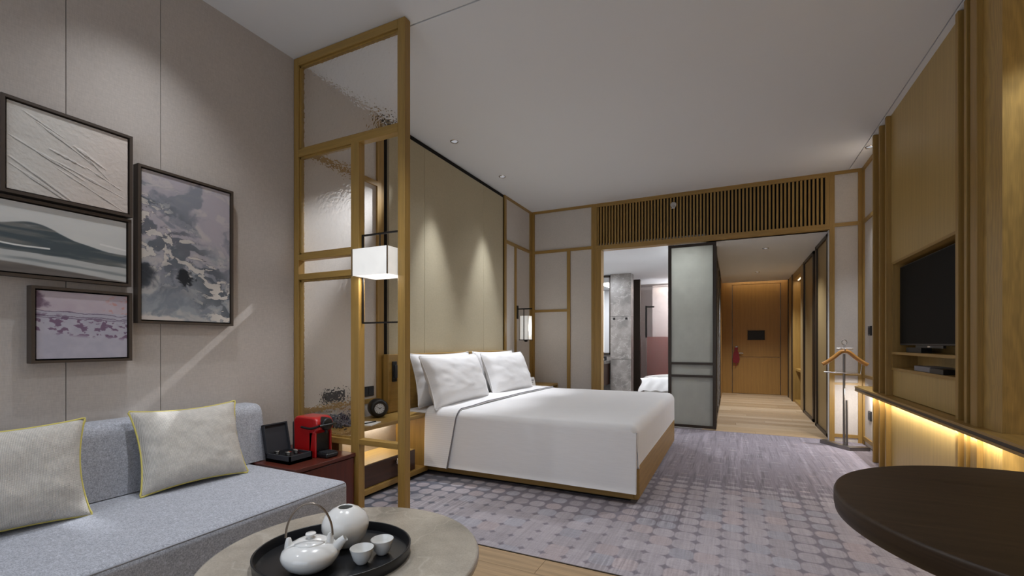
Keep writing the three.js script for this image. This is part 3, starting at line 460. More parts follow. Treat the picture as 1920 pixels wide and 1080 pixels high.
{
  const b = thing('platform_bed', 'wide oak platform bed under the white duvet', 'bed', [-1.6, 0, -4.2]);
  mesh('side_board', bx(-2.57, BXF - 0.02, 0.025, 0.27, BZ0 - 0.02, BZ0 - 0.06, { axis: 'x' }), M.oak, b); mesh('side_board', bx(-2.57, BXF - 0.02, 0.025, 0.27, BZ1 + 0.05, BZ1 + 0.01, { axis: 'x' }), M.oak, b);
  mesh('foot_board', bx(BXF - 0.045, BXF, 0.025, 0.275, BZ0 - 0.01, BZ1, { axis: 'z', r: 0.018, seg: 3 }), M.oak, b); mesh('plinth', bx(-2.55, BXF - 0.07, 0, 0.03, BZ0 - 0.06, BZ1 + 0.06), M.blackGap, b);
  mesh('slat_base', bx(-2.56, BXF - 0.045, 0.2, 0.27, BZ0 - 0.06, BZ1 + 0.05), M.oak, b);
  const m = solo('mattress', bx(-2.566, -0.6, 0.276, 0.522, BZ0 + 0.005, BZ1 - 0.005, { r: 0.035, seg: 4 }), M.sheet, 'thick white mattress on the oak bed frame under the duvet', 'mattress');
  // duvet: over the top, down both long sides, tucked over the foot
  const path = [], zn = BZ0 + 0.045, zf = BZ1 - 0.045, R = 0.055, yh = 0.085;
  for (let k = 0; k <= 10; k++) path.push([mix(zn + 0.012, zn, k / 10), mix(yh, TOP - R, k / 10), 0]);
  for (let k = 1; k <= 6; k++) { const a = Math.PI / 2 * k / 6; path.push([zn - R + R * Math.cos(a), TOP - R + R * Math.sin(a), k / 6]); }
  for (let k = 1; k < 24; k++) path.push([mix(zn - R, zf + R, k / 24), TOP + 0.012 * Math.sin(Math.PI * k / 24), 1]);
  for (let k = 0; k <= 6; k++) { const a = Math.PI / 2 * (1 - k / 6); path.push([zf + R - R * Math.cos(a), TOP - R + R * Math.sin(a), 1 - k / 6]); }
  for (let k = 1; k <= 10; k++) path.push([zf, mix(TOP - R, yh, k / 10), 0]);
  const sheetGeo = (xa, xbFn, ns, foot, th, lift, nfreq) => {
    const pos = [], uv = [], idx = [], nt = path.length, f = (s, t, off) => {
      const [z, y, w] = path[t], xe = xbFn(t), x = mix(xa, xe, s); let X = x, Y = y + lift * w, Z = z + lift * (1 - w) * (t < nt / 2 ? 1 : -1);
      if (foot) { const e = BXF - 0.005, L = 0.34, c = 0.06, q = (s - 0.86) / 0.14; if (q > 0) { const dist = q * L, ww = smooth(0, 1, w); let xx, dy; const st = e - c; if (dist < c * 1.571) { const a = dist / c; xx = st + c * Math.sin(a); dy = c * (1 - Math.cos(a)); } else { xx = e + 0.004; dy = c + (dist - c * 1.571); } X = mix(mix(e - c, e - 0.004, q), xx, ww); Y -= dy * ww; } else X = mix(xa, e - c, s / 0.86); }
      const nz = (fbm(X * nfreq + 3, Z * nfreq + Y * nfreq + 8, 3) - 0.5) * 0.010; if (w > 0.5) Y += nz; else Z += nz * 1.2 * (t < nt / 2 ? 1 : -1);
      if (off) { if (foot && w > 0.5 && (s - 0.86) / 0.14 * 0.34 > 0.06) X -= th; else if (w > 0.5) Y -= th; else Z -= th * (t < nt / 2 ? 1 : -1); } return [X, Y, Z];
    };
    const S = ns + 1;
    for (const off of [0, 1]) for (let t = 0; t < nt; t++) for (let i = 0; i <= ns; i++) { const p = f(i / ns, t, off); pos.push(...p); uv.push(p[0], path[t][2] > 0.5 ? p[2] : p[1]); }
    const o = nt * S; for (let t = 0; t < nt - 1; t++) for (let i = 0; i < ns; i++) { const a = t * S + i, b = a + 1, c = a + S, d = c + 1; idx.push(a, b, c, b, d, c, o + a, o + c, o + b, o + b, o + c, o + d); }
    for (let t = 0; t < nt - 1; t++) for (const i of [0, ns]) { const a = t * S + i, c = a + S; idx.push(a, c, o + a, o + a, c, o + c); }
    for (const t of [0, nt - 1]) for (let i = 0; i < ns; i++) { const a = t * S + i, b2 = a + 1; idx.push(a, b2, o + a, o + a, b2, o + b2); }
    const g = new THREE.BufferGeometry(); g.setAttribute('position', new THREE.Float32BufferAttribute(pos, 3)); g.setAttribute('uv', new THREE.Float32BufferAttribute(uv, 2)); g.setIndex(idx); g.computeVertexNormals(); return { g, f };
  };
  const du = thing('duvet', 'smooth white duvet spread over the wide bed', 'duvet', [-1.3, 0.3, -4.2]);
  mesh('duvet_cover', sheetGeo(-2.25, () => BXF, 90, true, 0.02, 0, 2.5).g, M.sheet, du);
  const nt = path.length, edge = t => -1.985 - 0.085 * (1 - path[t][2]) * (1 - (path[t][1] - 0.085) / (TOP - 0.085)), fo = sheetGeo(-2.295, edge, 24, false, 0.012, 0.018, 3);
  const q = fo.g.attributes.position; const fb = mesh('turned_fold', fo.g, M.stripe, du);
  sub('fold_piping', tube(Array.from({ length: nt }, (_, t) => fo.f(1, t, 0)), 0.0045, 200, 6), M.greyPiping, fb);
}
{ // pillows
  const put = (g, c, z, x, y, lean, yaw, label, w, h) => { const o = thing('bed_pillow', label, 'pillow', [x, y, z], 'white pillows on the bed'); const m = new THREE.Mesh(g, M.sheet); m.name = 'pillow_body'; m.castShadow = m.receiveShadow = true; const f = new THREE.Mesh(tube(outline(w, h, 0.07), 0.004, 120, 6, true), M.sheet); f.name = 'seam'; o.add(m, f); o.rotation.order = 'YXZ'; o.rotation.y = Math.PI / 2 + yaw; o.rotation.x = lean; return o; };
  const w = 0.98, h = 0.47;
  put(pillowGeo(w, h, 0.15, 30, 0.07, 0.004, 1), 0, -3.64, -2.46, 0.77, -0.22, 0.0, 'white pillow standing behind, at the bed end nearer the glass screen', w, h);
  put(pillowGeo(w, h, 0.15, 30, 0.07, 0.004, 2), 0, -4.7, -2.46, 0.77, -0.22, 0.0, 'white pillow standing behind, at the bed end nearer the far lantern', w, h);
  put(pillowGeo(w, h, 0.22, 30, 0.07, 0.005, 3), 0, -3.57, -2.285, 0.765, -0.36, 0.03, 'white front pillow nearer the glass screen', w, h);
  put(pillowGeo(w, h, 0.22, 30, 0.07, 0.005, 4), 0, -4.64, -2.29, 0.765, -0.36, -0.02, 'white front pillow nearer the far lantern', w, h);
}
{ // nightstands
  const n = thing('nightstand', 'open oak nightstand with a dark drawer box beside the glass screen', 'nightstand', [-2.47, 0, -2.65]);
  const x0 = XL + 0.022, x1 = -2.3, z0 = -2.175, z1 = -3.135, t = 0.028, y0 = 0.03, y1 = 0.508;
  mesh('top_board', bx(x0, x1, y1 - t, y1, z0, z1, { axis: 'z', r: 0.003 }), M.oak, n); mesh('bottom_board', bx(x0, x1, y0, y0 + 0.04, z0, z1, { axis: 'z', r: 0.003 }), M.oak, n);
  mesh('side_board', bx(x0, x1, y0 + 0.04, y1 - t, z1, z1 + t), M.oak, n); mesh('side_board', bx(x0, x1, y0 + 0.04, y1 - t, z0, z0 - t), M.oak, n); mesh('back_panel', bx(x0, x0 + 0.01, y0 + 0.04, y1 - t, z0 - t, z1 + t), M.wallWhite, n); mesh('plinth', bx(x0, x1 - 0.05, 0, y0, z0 - 0.03, z1 + 0.03), M.blackGap, n);
  const d = mesh('drawer_box', bx(x0 + 0.012, x1 - 0.02, y0 + 0.043, 0.232, z0 - 0.05, -2.99, { axis: 'z', r: 0.004 }), M.walnut, n); sub('drawer_top', bx(x0 + 0.012, x1 - 0.024, 0.2325, 0.236, z0 - 0.054, -2.986, { axis: 'z' }), M.oakPanel, d); sub('drawer_knob', lathe([[0.01, 0], [0.01, 0.01], [0.028, 0.018], [0.024, 0.035], [0, 0.036]], 24).rotateZ(-Math.PI / 2).translate(x1 - 0.02, 0.19, -2.758), M.chrome, d);
  mesh('light_strip', bx(x0 + 0.02, x0 + 0.03, y1 - t - 0.006, y1 - t, -2.4, -3.0), M.ledWarm, n); rectLight(0.012, 0.6, x0 + 0.03, y1 - t - 0.008, -2.7, 70, WARM);
  const f = thing('nightstand', 'oak nightstand beyond the bed under the far lantern', 'nightstand', [-2.45, 0, -5.7]);
  mesh('top_board', bx(x0 + 0.012, -2.22, 0.50, 0.528, -5.32, -6.08, { axis: 'z', r: 0.003 }), M.oak, f); mesh('bottom_board', bx(x0 + 0.012, -2.22, 0.05, 0.08, -5.32, -6.08), M.oak, f); mesh('side_board', bx(x0 + 0.012, -2.22, 0.08, 0.5, -5.32, -5.35), M.oak, f); mesh('side_board', bx(x0 + 0.012, -2.22, 0.08, 0.5, -6.05, -6.08), M.oak, f); mesh('drawer_front', bx(-2.6, -2.24, 0.1, 0.3, -5.36, -6.04), M.walnut, f); mesh('plinth', bx(x0 + 0.012, -2.3, 0, 0.05, -5.36, -6.04), M.blackGap, f);
  const c = thing('tent_card', 'small printed tent card on the far nightstand', 'card', [-2.3, 0.53, -5.46]); const cg = bx(-0.05, 0.05, 0, 0.12, -0.001, 0.001).rotateX(-0.35).rotateY(1.0).translate(-2.36, 0.53, -5.5); mesh('card_face', cg, M.paper, c); mesh('card_print', [bx(-0.035, 0.035, 0.07, 0.085, 0.001, 0.002), bx(-0.035, 0.02, 0.045, 0.055, 0.001, 0.002)].map(g => g.rotateX(-0.35).rotateY(1.0).translate(-2.36, 0.53, -5.5)), M.greyBox, c);
}
{ // bedside things
  const c = thing('alarm_clock', 'round black alarm clock with a silver dial on the nightstand', 'clock', [-2.53, 0.508, -2.79]);
  const turn = g => g.rotateX(Math.PI / 2).rotateY(1.0).translate(-2.53, 0.582, -2.79);
  mesh('clock_body', turn(lathe([[0, -0.06], [0.055, -0.06], [0.071, -0.045], [0.074, 0], [0.071, 0.042], [0.06, 0.056], [0.044, 0.056], [0.039, 0.05]], 48)), M.blackPlastic, c);
  const dial = mesh('clock_dial', turn(lathe([[0.04, 0.05], [0, 0.05]], 40)), std({ color: 0xc8ccd2, roughness: 0.4 }), c);
  const hd = []; for (let k = 0; k < 12; k++) { const g = bx(-0.0016, 0.0016, 0.0505, 0.0515, -0.036, -0.029); g.rotateY(k * Math.PI / 6); hd.push(g); } const h1 = bx(-0.0016, 0.0016, 0.0515, 0.0525, -0.027, 0.005).rotateY(0.9), h2 = bx(-0.002, 0.002, 0.0515, 0.0525, -0.019, 0.005).rotateY(-1.2); hd.push(h1, h2); sub('clock_hands', hd.map(turn), M.blackPlastic, dial);
  const p = thing('telephone', 'dark blue grey telephone on the nightstand behind the rippled glass', 'telephone', [-2.5, 0.508, -2.42]);
  const T = g => g.translate(-2.5, 0.508, -2.4); M.phone = std({ color: 0x39424f, roughness: 0.4 });
  mesh('phone_base', T(bx(-0.09, 0.09, 0, 0.035, 0.11, -0.11, { r: 0.015, seg: 3 })), M.phone, p); mesh('handset', T(merge([bx(-0.085, -0.03, 0.05, 0.075, 0.1, -0.1, { r: 0.012, seg: 3 }), bx(-0.085, -0.03, 0.03, 0.06, 0.1, 0.045, { r: 0.012, seg: 3 }), bx(-0.085, -0.03, 0.03, 0.06, -0.045, -0.1, { r: 0.012, seg: 3 })])), M.phone, p);
  const keys = []; for (let i = 0; i < 3; i++) for (let j = 0; j < 4; j++) keys.push(bx(-0.005 + i * 0.026, 0.013 + i * 0.026, 0.035, 0.039, -0.055 + j * 0.028, -0.037 + j * 0.028)); mesh('keypad', T(merge(keys)), M.greyBox, p);
  const n = thing('note_pad', 'white note pad with a pen on the nightstand edge', 'notepad', [-2.36, 0.508, -2.47]); mesh('pad_paper', bx(-0.06, 0.06, 0, 0.006, 0.08, -0.08).rotateY(0.3).translate(-2.375, 0.5085, -2.52), M.paper, n); mesh('pen', rod([-0.02, 0.0105, 0.07], [0.03, 0.0105, -0.06], 0.004, 8).rotateY(0.3).translate(-2.375, 0.5085, -2.52), M.blackPlastic, n);
}
function plate(x0, x1, y0, y1, z0, z1, label, keys) { const o = thing('wall_switch', label, 'switch plate', [(x0 + x1) / 2, y0, (z0 + z1) / 2]); mesh('plate', bx(x0, x1, y0, y1, z0, z1, { r: 0.003, seg: 1 }), M.blackPlastic, o); mesh('rocker', keys, M.charcoal, o); }
plate(XL - 0.004, XL + 0.008, 0.665, 0.745, -2.735, -2.87, 'black double switch plate on the white wall above the alarm clock', [bx(XL + 0.008, XL + 0.011, 0.675, 0.735, -2.745, -2.797), bx(XL + 0.008, XL + 0.011, 0.675, 0.735, -2.808, -2.86)]);
plate(XL - 0.004, XL + 0.008, 0.665, 0.745, -2.36, -2.56, 'black socket plate on the white wall seen through the rippled glass', [bx(XL + 0.008, XL + 0.011, 0.675, 0.735, -2.37, -2.45), bx(XL + 0.008, XL + 0.011, 0.675, 0.735, -2.47, -2.55)]);
plate(-2.57, -2.555, 0.77, 0.94, -3.0, -3.05, 'upright black reading light control on the headboard', [bx(-2.555, -2.54, 0.8, 0.91, -3.01, -3.04, { r: 0.004 })]);
plate(XL - 0.004, XL + 0.008, 0.7, 0.775, -5.83, -5.91, 'black switch plate on the wall beyond the far pillow', [bx(XL + 0.008, XL + 0.011, 0.71, 0.765, -5.84, -5.9)]);
plate(XR - 0.012, XR + 0.004, 1.17, 1.27, -5.8, -5.89, 'black thermostat on the alcove wall above the shelf', [bx(XR - 0.015, XR - 0.012, 1.185, 1.255, -5.815, -5.875)]);
plate(XR - 0.012, XR + 0.004, 0.29, 0.39, -5.8, -5.89, 'black socket on the alcove wall below the shelf', [bx(XR - 0.015, XR - 0.012, 0.305, 0.375, -5.815, -5.875)]);

// ================================================================ SOFA CORNER
{
  const s = thing('sofa', 'long light grey fabric sofa bench against the linen wall', 'sofa', [-2.1, 0, -0.4]);
  mesh('seat_cushion', bx(-2.64, -1.705, 0.05, 0.42, 1.2, -1.675, { r: 0.028, seg: 4 }), M.sofa, s);
  const sh = new THREE.Shape(); sh.moveTo(-2.635, 0.424); sh.lineTo(-2.43, 0.424); sh.lineTo(-2.465, 0.69); sh.quadraticCurveTo(-2.475, 0.742, -2.53, 0.744); sh.lineTo(-2.6, 0.744); sh.quadraticCurveTo(-2.64, 0.744, -2.64, 0.7);
  const g = new THREE.ExtrudeGeometry(sh, { depth: 2.9, bevelEnabled: true, bevelSize: 0.012, bevelThickness: 0.018, bevelOffset: -0.012, bevelSegments: 3, curveSegments: 10 }); g.translate(0, 0, -1.745); mesh('back_cushion', uvm(g), M.sofa, s);
  mesh('seat_seam', tube([[-1.712, 0.411, 1.1], [-1.712, 0.411, -0.3], [-1.712, 0.411, -1.655]], 0.0035, 30, 6), M.sofa, s); mesh('sofa_plinth', bx(-2.6, -1.76, 0, 0.05, 1.15, -1.64), M.blackGap, s);
}
function cushion(label, BL, BR, TL, TR, w, h, t, sd) {
  const V = a => new THREE.Vector3(...a), bm = V(BL).add(V(BR)).multiplyScalar(0.5), tm = V(TL).add(V(TR)).multiplyScalar(0.5), c = bm.clone().add(tm).multiplyScalar(0.5);
  const X = V(BR).sub(V(BL)).add(V(TR)).sub(V(TL)).normalize(), Y0 = tm.clone().sub(bm), Y = Y0.sub(X.clone().multiplyScalar(Y0.dot(X))).normalize(), Z = X.clone().cross(Y), q = new THREE.Quaternion().setFromRotationMatrix(new THREE.Matrix4().makeBasis(X, Y, Z));
  const o = thing('throw_cushion', label, 'cushion', [c.x, c.y, c.z], 'throw cushions on the sofa'); const a = new THREE.Mesh(pillowGeo(w, h, t, 34, 0.1, 0.004, sd), M.cushion), p = new THREE.Mesh(tube(outline(w, h, 0.1), 0.0042, 160, 6, true), M.piping);
  a.name = 'cushion_body'; p.name = 'yellow_piping'; p.userData.label = 'thin yellow piping'; for (const m of [a, p]) { m.castShadow = m.receiveShadow = true; o.add(m); } o.quaternion.copy(q);
}
cushion('off white woven cushion with yellow piping on the sofa nearer the coffee machine', [-2.335, 0.425, -1.10], [-2.265, 0.425, -1.53], [-2.44, 0.785, -1.11], [-2.42, 0.785, -1.54], 0.46, 0.385, 0.15, 2);
cushion('off white woven cushion with yellow piping under the lavender painting', [-2.36, 0.425, -0.42], [-2.27, 0.425, -0.9], [-2.42, 0.785, -0.42], [-2.38, 0.785, -0.89], 0.5, 0.385, 0.16, 5);
{ // paintings
  const art = (u, v) => [200, 200, 200];
  const texP = (w, h, fn) => tex(w, h, (u, v) => fn(u, 1 - v), { wrap: false });
  const ridge = (u, v) => { let s = 0.3; for (const [a, b, c, d, w, hgt] of [[0.0, 0.38, 0.62, 0.72, 0.008, 0.6], [0.24, 0.50, 0.98, 0.82, 0.007, 0.5], [0.0, 0.62, 0.52, 1.02, 0.01, 0.7], [0.0, 0.7, 0.48, 1.03, 0.008, 0.6], [0.2, 0.14, 0.72, 0.5, 0.007, 0.6], [0.5, 0.3, 0.8, 0.5, 0.012, 0.7], [0.55, 0.33, 0.82, 0.62, 0.006, 0.5], [0.3, 0.42, 0.62, 0.55, 0.01, 0.7], [0.35, 0.62, 0.98, 1.0, 0.006, 0.45], [0.1, 0.06, 0.45, 0.26, 0.006, 0.4], [0.6, 0.52, 0.95, 0.72, 0.006, 0.4]]) { const dx = c - a, dy = d - b, L = Math.hypot(dx, dy), t = clamp(((u - a) * dx + (v - b) * dy) / L / L), k = (vn(t * 9 + a * 40, b * 50) - 0.5) * 0.02, e = Math.abs((u - a) * dy - (v - b) * dx) / L + k * 0; const al = t > 0 && t < 1 ? Math.sin(Math.PI * t) : 0; s += hgt * al * Math.exp(-Math.pow((e + k * 0.6) / w, 2)) * (0.5 + vn(t * 12, a * 30)); } return s + fbm(u * 30, v * 30, 3) * 0.08; };
  const P = {
    plaster: texP(512, 448, (u, v) => { const k = 1 + (fbm(u * 6, v * 6, 4) - 0.5) * 0.06; const w = smooth(0.3, 1, u + v * 0.3); return [mix(206, 208, w) * k, mix(201, 196, w) * k, mix(193, 186, w) * k]; }),
    hills: texP(768, 384, (u, v) => {
      const n = fbm(u * 5, v * 5, 5), w = (fbm(u * 3 + 4, v * 2, 4) - 0.5), br = fbm(u * 4 + 3, v * 16 + 1, 4), wash = fbm(u * 5 + 8, v * 7 + 2, 5), sky = mix3([198, 198, 195], [216, 214, 208], n);
      const hill = 0.33 - 0.13 * Math.exp(-Math.pow((u - 0.62) / 0.1, 2)) + 0.24 * smooth(0.66, 1, u) - 0.05 * Math.sin(u * 7) + w * 0.06;
      let c = sky; const dark = mix3(mix3([70, 80, 84], [112, 112, 108], smooth(0.35, 0.7, br)), [158, 158, 154], smooth(0.55, 0.78, wash) * smooth(0.45, 0.75, u + (wash - 0.5) * 0.6)); c = mix3(c, dark, smooth(-0.008, 0.014, v - hill - (wash - 0.5) * 0.04) * 0.97);
      const rvr = 0.64 + 0.14 * (u - 0.3) + w * 0.1 + (br - 0.5) * 0.05; c = mix3(c, mix3([200, 200, 196], [170, 171, 168], wash), smooth(0, 0.02, v - rvr)); c = mix3(c, [122, 128, 128], smooth(0.03, 0.0, Math.abs(v - rvr - 0.09 - 0.05 * u) - 0.005) * smooth(0.45, 0.6, u) * 0.7); const low = 0.70 + 0.27 * u + w * 0.06; c = mix3(c, mix3([92, 85, 80], [132, 124, 117], br), smooth(0, 0.03, v - low));
      const st = Math.abs(v - 0.56 - 0.16 * (u - 0.3) + 0.012 * Math.sin(u * 20)); if (u > 0.45 && u < 0.68) c = mix3(c, [226, 224, 218], smooth(0.018, 0.006, st)); if (u > 0.88) c = mix3(c, [226, 224, 220], smooth(0.02, 0.008, Math.abs(v - 0.42 - (u - 0.87) * 0.35))); return c;
    }),
    lavender: texP(512, 448, (u, v) => {
      const n = fbm(u * 9, v * 9, 5), m = fbm(u * 14 + 5, v * 18, 4); let c = mix3([168, 164, 176], [188, 183, 192], n);
      if (v < 0.3) c = mix3(mix3([180, 164, 174], [196, 184, 189], n), [196, 150, 142], smooth(0.55, 0.7, fbm(u * 20, v * 20, 3)) * smooth(0.65, 0.85, u) * 0.9);
      const band = smooth(0.08, 0.0, Math.abs(v - 0.52 - 0.1 * (u - 0.5)) - 0.1) , blot = smooth(0.5, 0.58, m) * band; c = mix3(c, [112, 84, 108], blot * 0.85);
      for (const y of [0.29, 0.36, 0.385]) c = mix3(c, [96, 78, 98], smooth(0.008, 0.002, Math.abs(v - y - 0.05 * u * (y > 0.3 ? 0.6 : 1) - (n - 0.5) * 0.05)) * 0.8); c = mix3(c, [96, 74, 92], smooth(0.1, 0.02, Math.hypot(u - 0.05, (v - 0.13) * 0.8) + (n - 0.5) * 0.2) * 0.8); return c;
    }),
    cloudscape: texP(640, 1024, (u, v) => {
      const V = v * 1.65, w1 = fbm(u * 2.4 + 3, V * 2.4, 5), w2 = fbm(u * 2.4 + 11, V * 2.4 + 7, 5), a = fbm(u * 3.2 + w1 * 2.6, V * 4 + w2 * 2.6, 6), b = fbm(u * 6 + w2 * 3 + 9, V * 9 + w1 * 3, 6), g = fbm(u * 9 + w1 * 4 + 2, V * 15 + w2 * 3 + 6, 5);
      let c = mix3(mix3([174, 166, 172], [150, 154, 158], smooth(0.45, 0.85, v + (a - 0.5))), [196, 188, 182], smooth(0.52, 0.7, b) * 0.6); c = mix3(c, [118, 124, 132], smooth(0.5, 0.36, a) * 0.7);
      const belt = smooth(0.3, 0.05, Math.abs(v - (0.30 + 0.42 * u) - 0.09 + (w1 - 0.5) * 0.5)), left = smooth(0.75, 0.1, u) * smooth(0.16, 0.3, v) * smooth(0.9, 0.7, v);
      const dk = Math.max(belt, left * 0.7) * smooth(0.5, 0.42, b); c = mix3(c, [78, 83, 90], dk * 0.7); const lv = 0.545, cream = belt * smooth(lv, lv + 0.02, g); c = mix3(c, [212, 204, 194], cream * 0.9); c = mix3(c, [70, 68, 70], belt * smooth(0.016, 0.0, Math.abs(g - lv)) * 0.75);
      c = mix3(c, [36, 38, 42], smooth(0.10, 0.055, Math.hypot(u - 0.46, (v - 0.69) * 1.7) + (g - 0.5) * 0.2)); c = mix3(c, [46, 49, 55], smooth(0.24, 0.05, Math.hypot(u, (v - 0.72) * 1.8) + (b - 0.5) * 0.25) * 0.9);
      const lr = smooth(0.62, 0.95, u) * smooth(0.68, 0.78, v); c = mix3(c, [216, 209, 200], lr * smooth(0.53, 0.56, g)); c = mix3(c, [74, 72, 76], lr * smooth(0.014, 0, Math.abs(g - 0.53)) * 0.7); c = mix3(c, [208, 198, 190], smooth(0.97, 0.985, v + (b - 0.5) * 0.04) * smooth(0.5, 0.4, u)); return c;
    }),
  };
  function painting(label, z0, z1, y0, y1, map, depth = 0.042, bump) {
    const o = thing('painting', label, 'painting', [XL, y0, (z0 + z1) / 2], 'framed paintings above the sofa'), x0 = XL, x1 = XL + depth, t = 0.012, X = { axis: 'z' };
    mesh('frame', [bx(x0, x1, y1 - t, y1, z0, z1, X), bx(x0, x1, y0, y0 + t, z0, z1, X), bx(x0, x1, y0 + t, y1 - t, z0, z0 - t), bx(x0, x1, y0 + t, y1 - t, z1 + t, z1)], M.frameBrown, o);
    mesh('frame_gap', bx(x0, x0 + 0.006, y0 + t, y1 - t, z0 - t, z1 + t), M.blackGap, o); const g = t + 0.006, c = bx(x0 + 0.006, x1 - 0.008, y0 + g, y1 - g, z0 - g, z1 + g), p = c.attributes.position, uv = c.attributes.uv;
    for (let i = 0; i < p.count; i++) uv.setXY(i, (z0 - g - p.getZ(i)) / (z0 - z1 - 2 * g), (p.getY(i) - y0 - g) / (y1 - y0 - 2 * g)); const mo = { map, roughness: 0.85 }; if (bump) { mo.bumpMap = bump; mo.bumpScale = 0.018; } mesh('canvas', c, std(mo), o);
  }
  painting('cream plaster relief painting with diagonal ridges, topmost on the wall', -0.742, -1.182, 1.7, 2.09, P.plaster, 0.05, tex(768, 672, (u, v) => ridge(u, 1 - v), { srgb: false, wrap: false }));
  painting('wide grey watercolour painting of misty hills', -0.30, -1.18, 1.368, 1.69, P.hills, 0.042);
  painting('small lavender painting with plum blots, lowest on the wall', -0.83, -1.182, 1.012, 1.337, P.lavender, 0.045);
  painting('tall grey and mauve abstract painting of swirling clouds', -1.206, -1.677, 1.195, 1.974, P.cloudscape, 0.045);
}
{ // minibar cabinet and what stands on it
  const m = thing('minibar_cabinet', 'low dark red mahogany cabinet between the sofa and the screen', 'cabinet', [-2.37, 0, -1.89]);
  mesh('cabinet_top', bx(-2.645, -2.09, 0.398, 0.42, -1.682, -2.11, { axis: 'x', r: 0.003 }), M.mahogany, m); mesh('cabinet_body', bx(-2.645, -2.105, 0.03, 0.398, -1.682, -2.11), M.mahogany, m); mesh('cabinet_door', bx(-2.105, -2.095, 0.04, 0.392, -1.69, -2.1, { r: 0.002, seg: 1 }), M.mahogany, m); mesh('cabinet_plinth', bx(-2.645, -2.13, 0, 0.03, -1.7, -2.1), M.blackGap, m);
  const a = 0.0, K = [-2.255, 0.4205, -1.965], c = thing('coffee_machine', 'small red capsule coffee machine on the mahogany cabinet', 'coffee machine', K), T = g => g.translate(...K);
  // local: x forward (towards the room), z across
  const prof = new THREE.Shape(); prof.moveTo(-0.13, 0); prof.lineTo(0.02, 0); prof.lineTo(0.035, 0.13); prof.lineTo(0.07, 0.165); prof.lineTo(0.07, 0.2); prof.quadraticCurveTo(0.06, 0.235, 0.02, 0.238); prof.lineTo(-0.1, 0.238); prof.quadraticCurveTo(-0.13, 0.236, -0.135, 0.2); prof.lineTo(-0.13, 0);
  const pg = new THREE.ExtrudeGeometry(prof, { depth: 0.094, bevelEnabled: true, bevelSize: 0.012, bevelThickness: 0.014, bevelOffset: -0.012, bevelSegments: 4 }); pg.translate(0, 0, -0.047); mesh('machine_body', T(pg), M.redPlastic, c);
  for (const e of [0.05, -0.061]) mesh('side_wing', T(bx(0.0, 0.055, 0.0, 0.15, e, e + 0.011, { r: 0.005 })), M.redPlastic, c); mesh('front_recess', T(bx(0.02, 0.045, 0.03, 0.17, -0.049, 0.049, { r: 0.006 })), M.blackPlastic, c);
  const hd = mesh('brew_head', T(lathe([[0, -0.03], [0.04, -0.03], [0.038, 0.02], [0.03, 0.03], [0, 0.03]], 32).rotateZ(-Math.PI / 2).translate(0.065, 0.195, 0)), M.blackPlastic, c); sub('spout', T(cyl(0.008, 0.012, 0.025, 0.075, 0.14, 0, 16)), M.blackPlastic, hd); mesh('lever', T(merge([tube([[-0.06, 0.175, 0.064], [0.02, 0.172, 0.066], [0.085, 0.19, 0.058]], 0.007, 16, 8), tube([[0.085, 0.19, 0.058], [0.115, 0.195, 0], [0.085, 0.19, -0.058]], 0.008, 20, 8)])), M.blackPlastic, c);
  mesh('drip_tray', T(bx(0.02, 0.13, 0.0, 0.03, -0.045, 0.045, { r: 0.012, seg: 3 })), M.blackPlastic, c); mesh('drip_grid', T(merge([0, 1, 2, 3, 4].map(k => bx(0.05 + k * 0.016, 0.056 + k * 0.016, 0.03, 0.034, -0.035, 0.035)))), M.charcoal, c); mesh('water_tank', T(bx(-0.165, -0.137, 0.02, 0.2, -0.045, 0.045, { r: 0.01, seg: 3 })), M.charcoal, c);
  const B = [-2.305, 0.4205, -1.81], q = thing('capsule_box', 'open black capsule box on the mahogany cabinet', 'box', B), Q = g => g.translate(...B);
  mesh('box_base', Q(merge([bx(-0.1, 0.1, 0, 0.018, -0.075, 0.075), bx(-0.1, 0.1, 0, 0.045, 0.067, 0.075), bx(-0.1, 0.1, 0, 0.045, -0.075, -0.067), bx(-0.1, -0.092, 0, 0.045, -0.075, 0.075), bx(0.092, 0.1, 0, 0.045, -0.075, 0.075)])), M.charcoal, q); mesh('box_insert', Q(bx(-0.092, 0.092, 0.018, 0.036, -0.067, 0.067)), M.blackPlastic, q);
  const lid = merge([bx(-0.006, 0.006, 0, 0.165, -0.077, 0.077, { r: 0.003, seg: 1 }), bx(0.006, 0.02, 0, 0.165, 0.07, 0.077), bx(0.006, 0.02, 0, 0.165, -0.077, -0.07), bx(0.006, 0.02, 0.158, 0.165, -0.077, 0.077)]); lid.rotateZ(0.22); const L = mesh('box_lid', Q(lid.translate(-0.1, 0.04, 0)), M.charcoal, q); mesh('foil_label', Q(bx(0.02, 0.07, 0.036, 0.038, -0.055, -0.045)), M.chrome, q);
  for (const [x, z, l] of [[0.03, 0.03, 'silver coffee capsule nearest the open front edge of the capsule box'], [0.02, -0.03, 'silver coffee capsule beside the red machine in the capsule box'], [-0.05, 0.04, 'small silver coffee capsule deep in the box beside its lid']]) solo('coffee_capsule', Q(lathe([[0, 0], [0.012, 0], [0.015, 0.018], [0.018, 0.02], [0.018, 0.022], [0, 0.026]], 24, x, 0.036, z)), M.chrome, l, 'capsule', 'coffee capsules in the box');
}
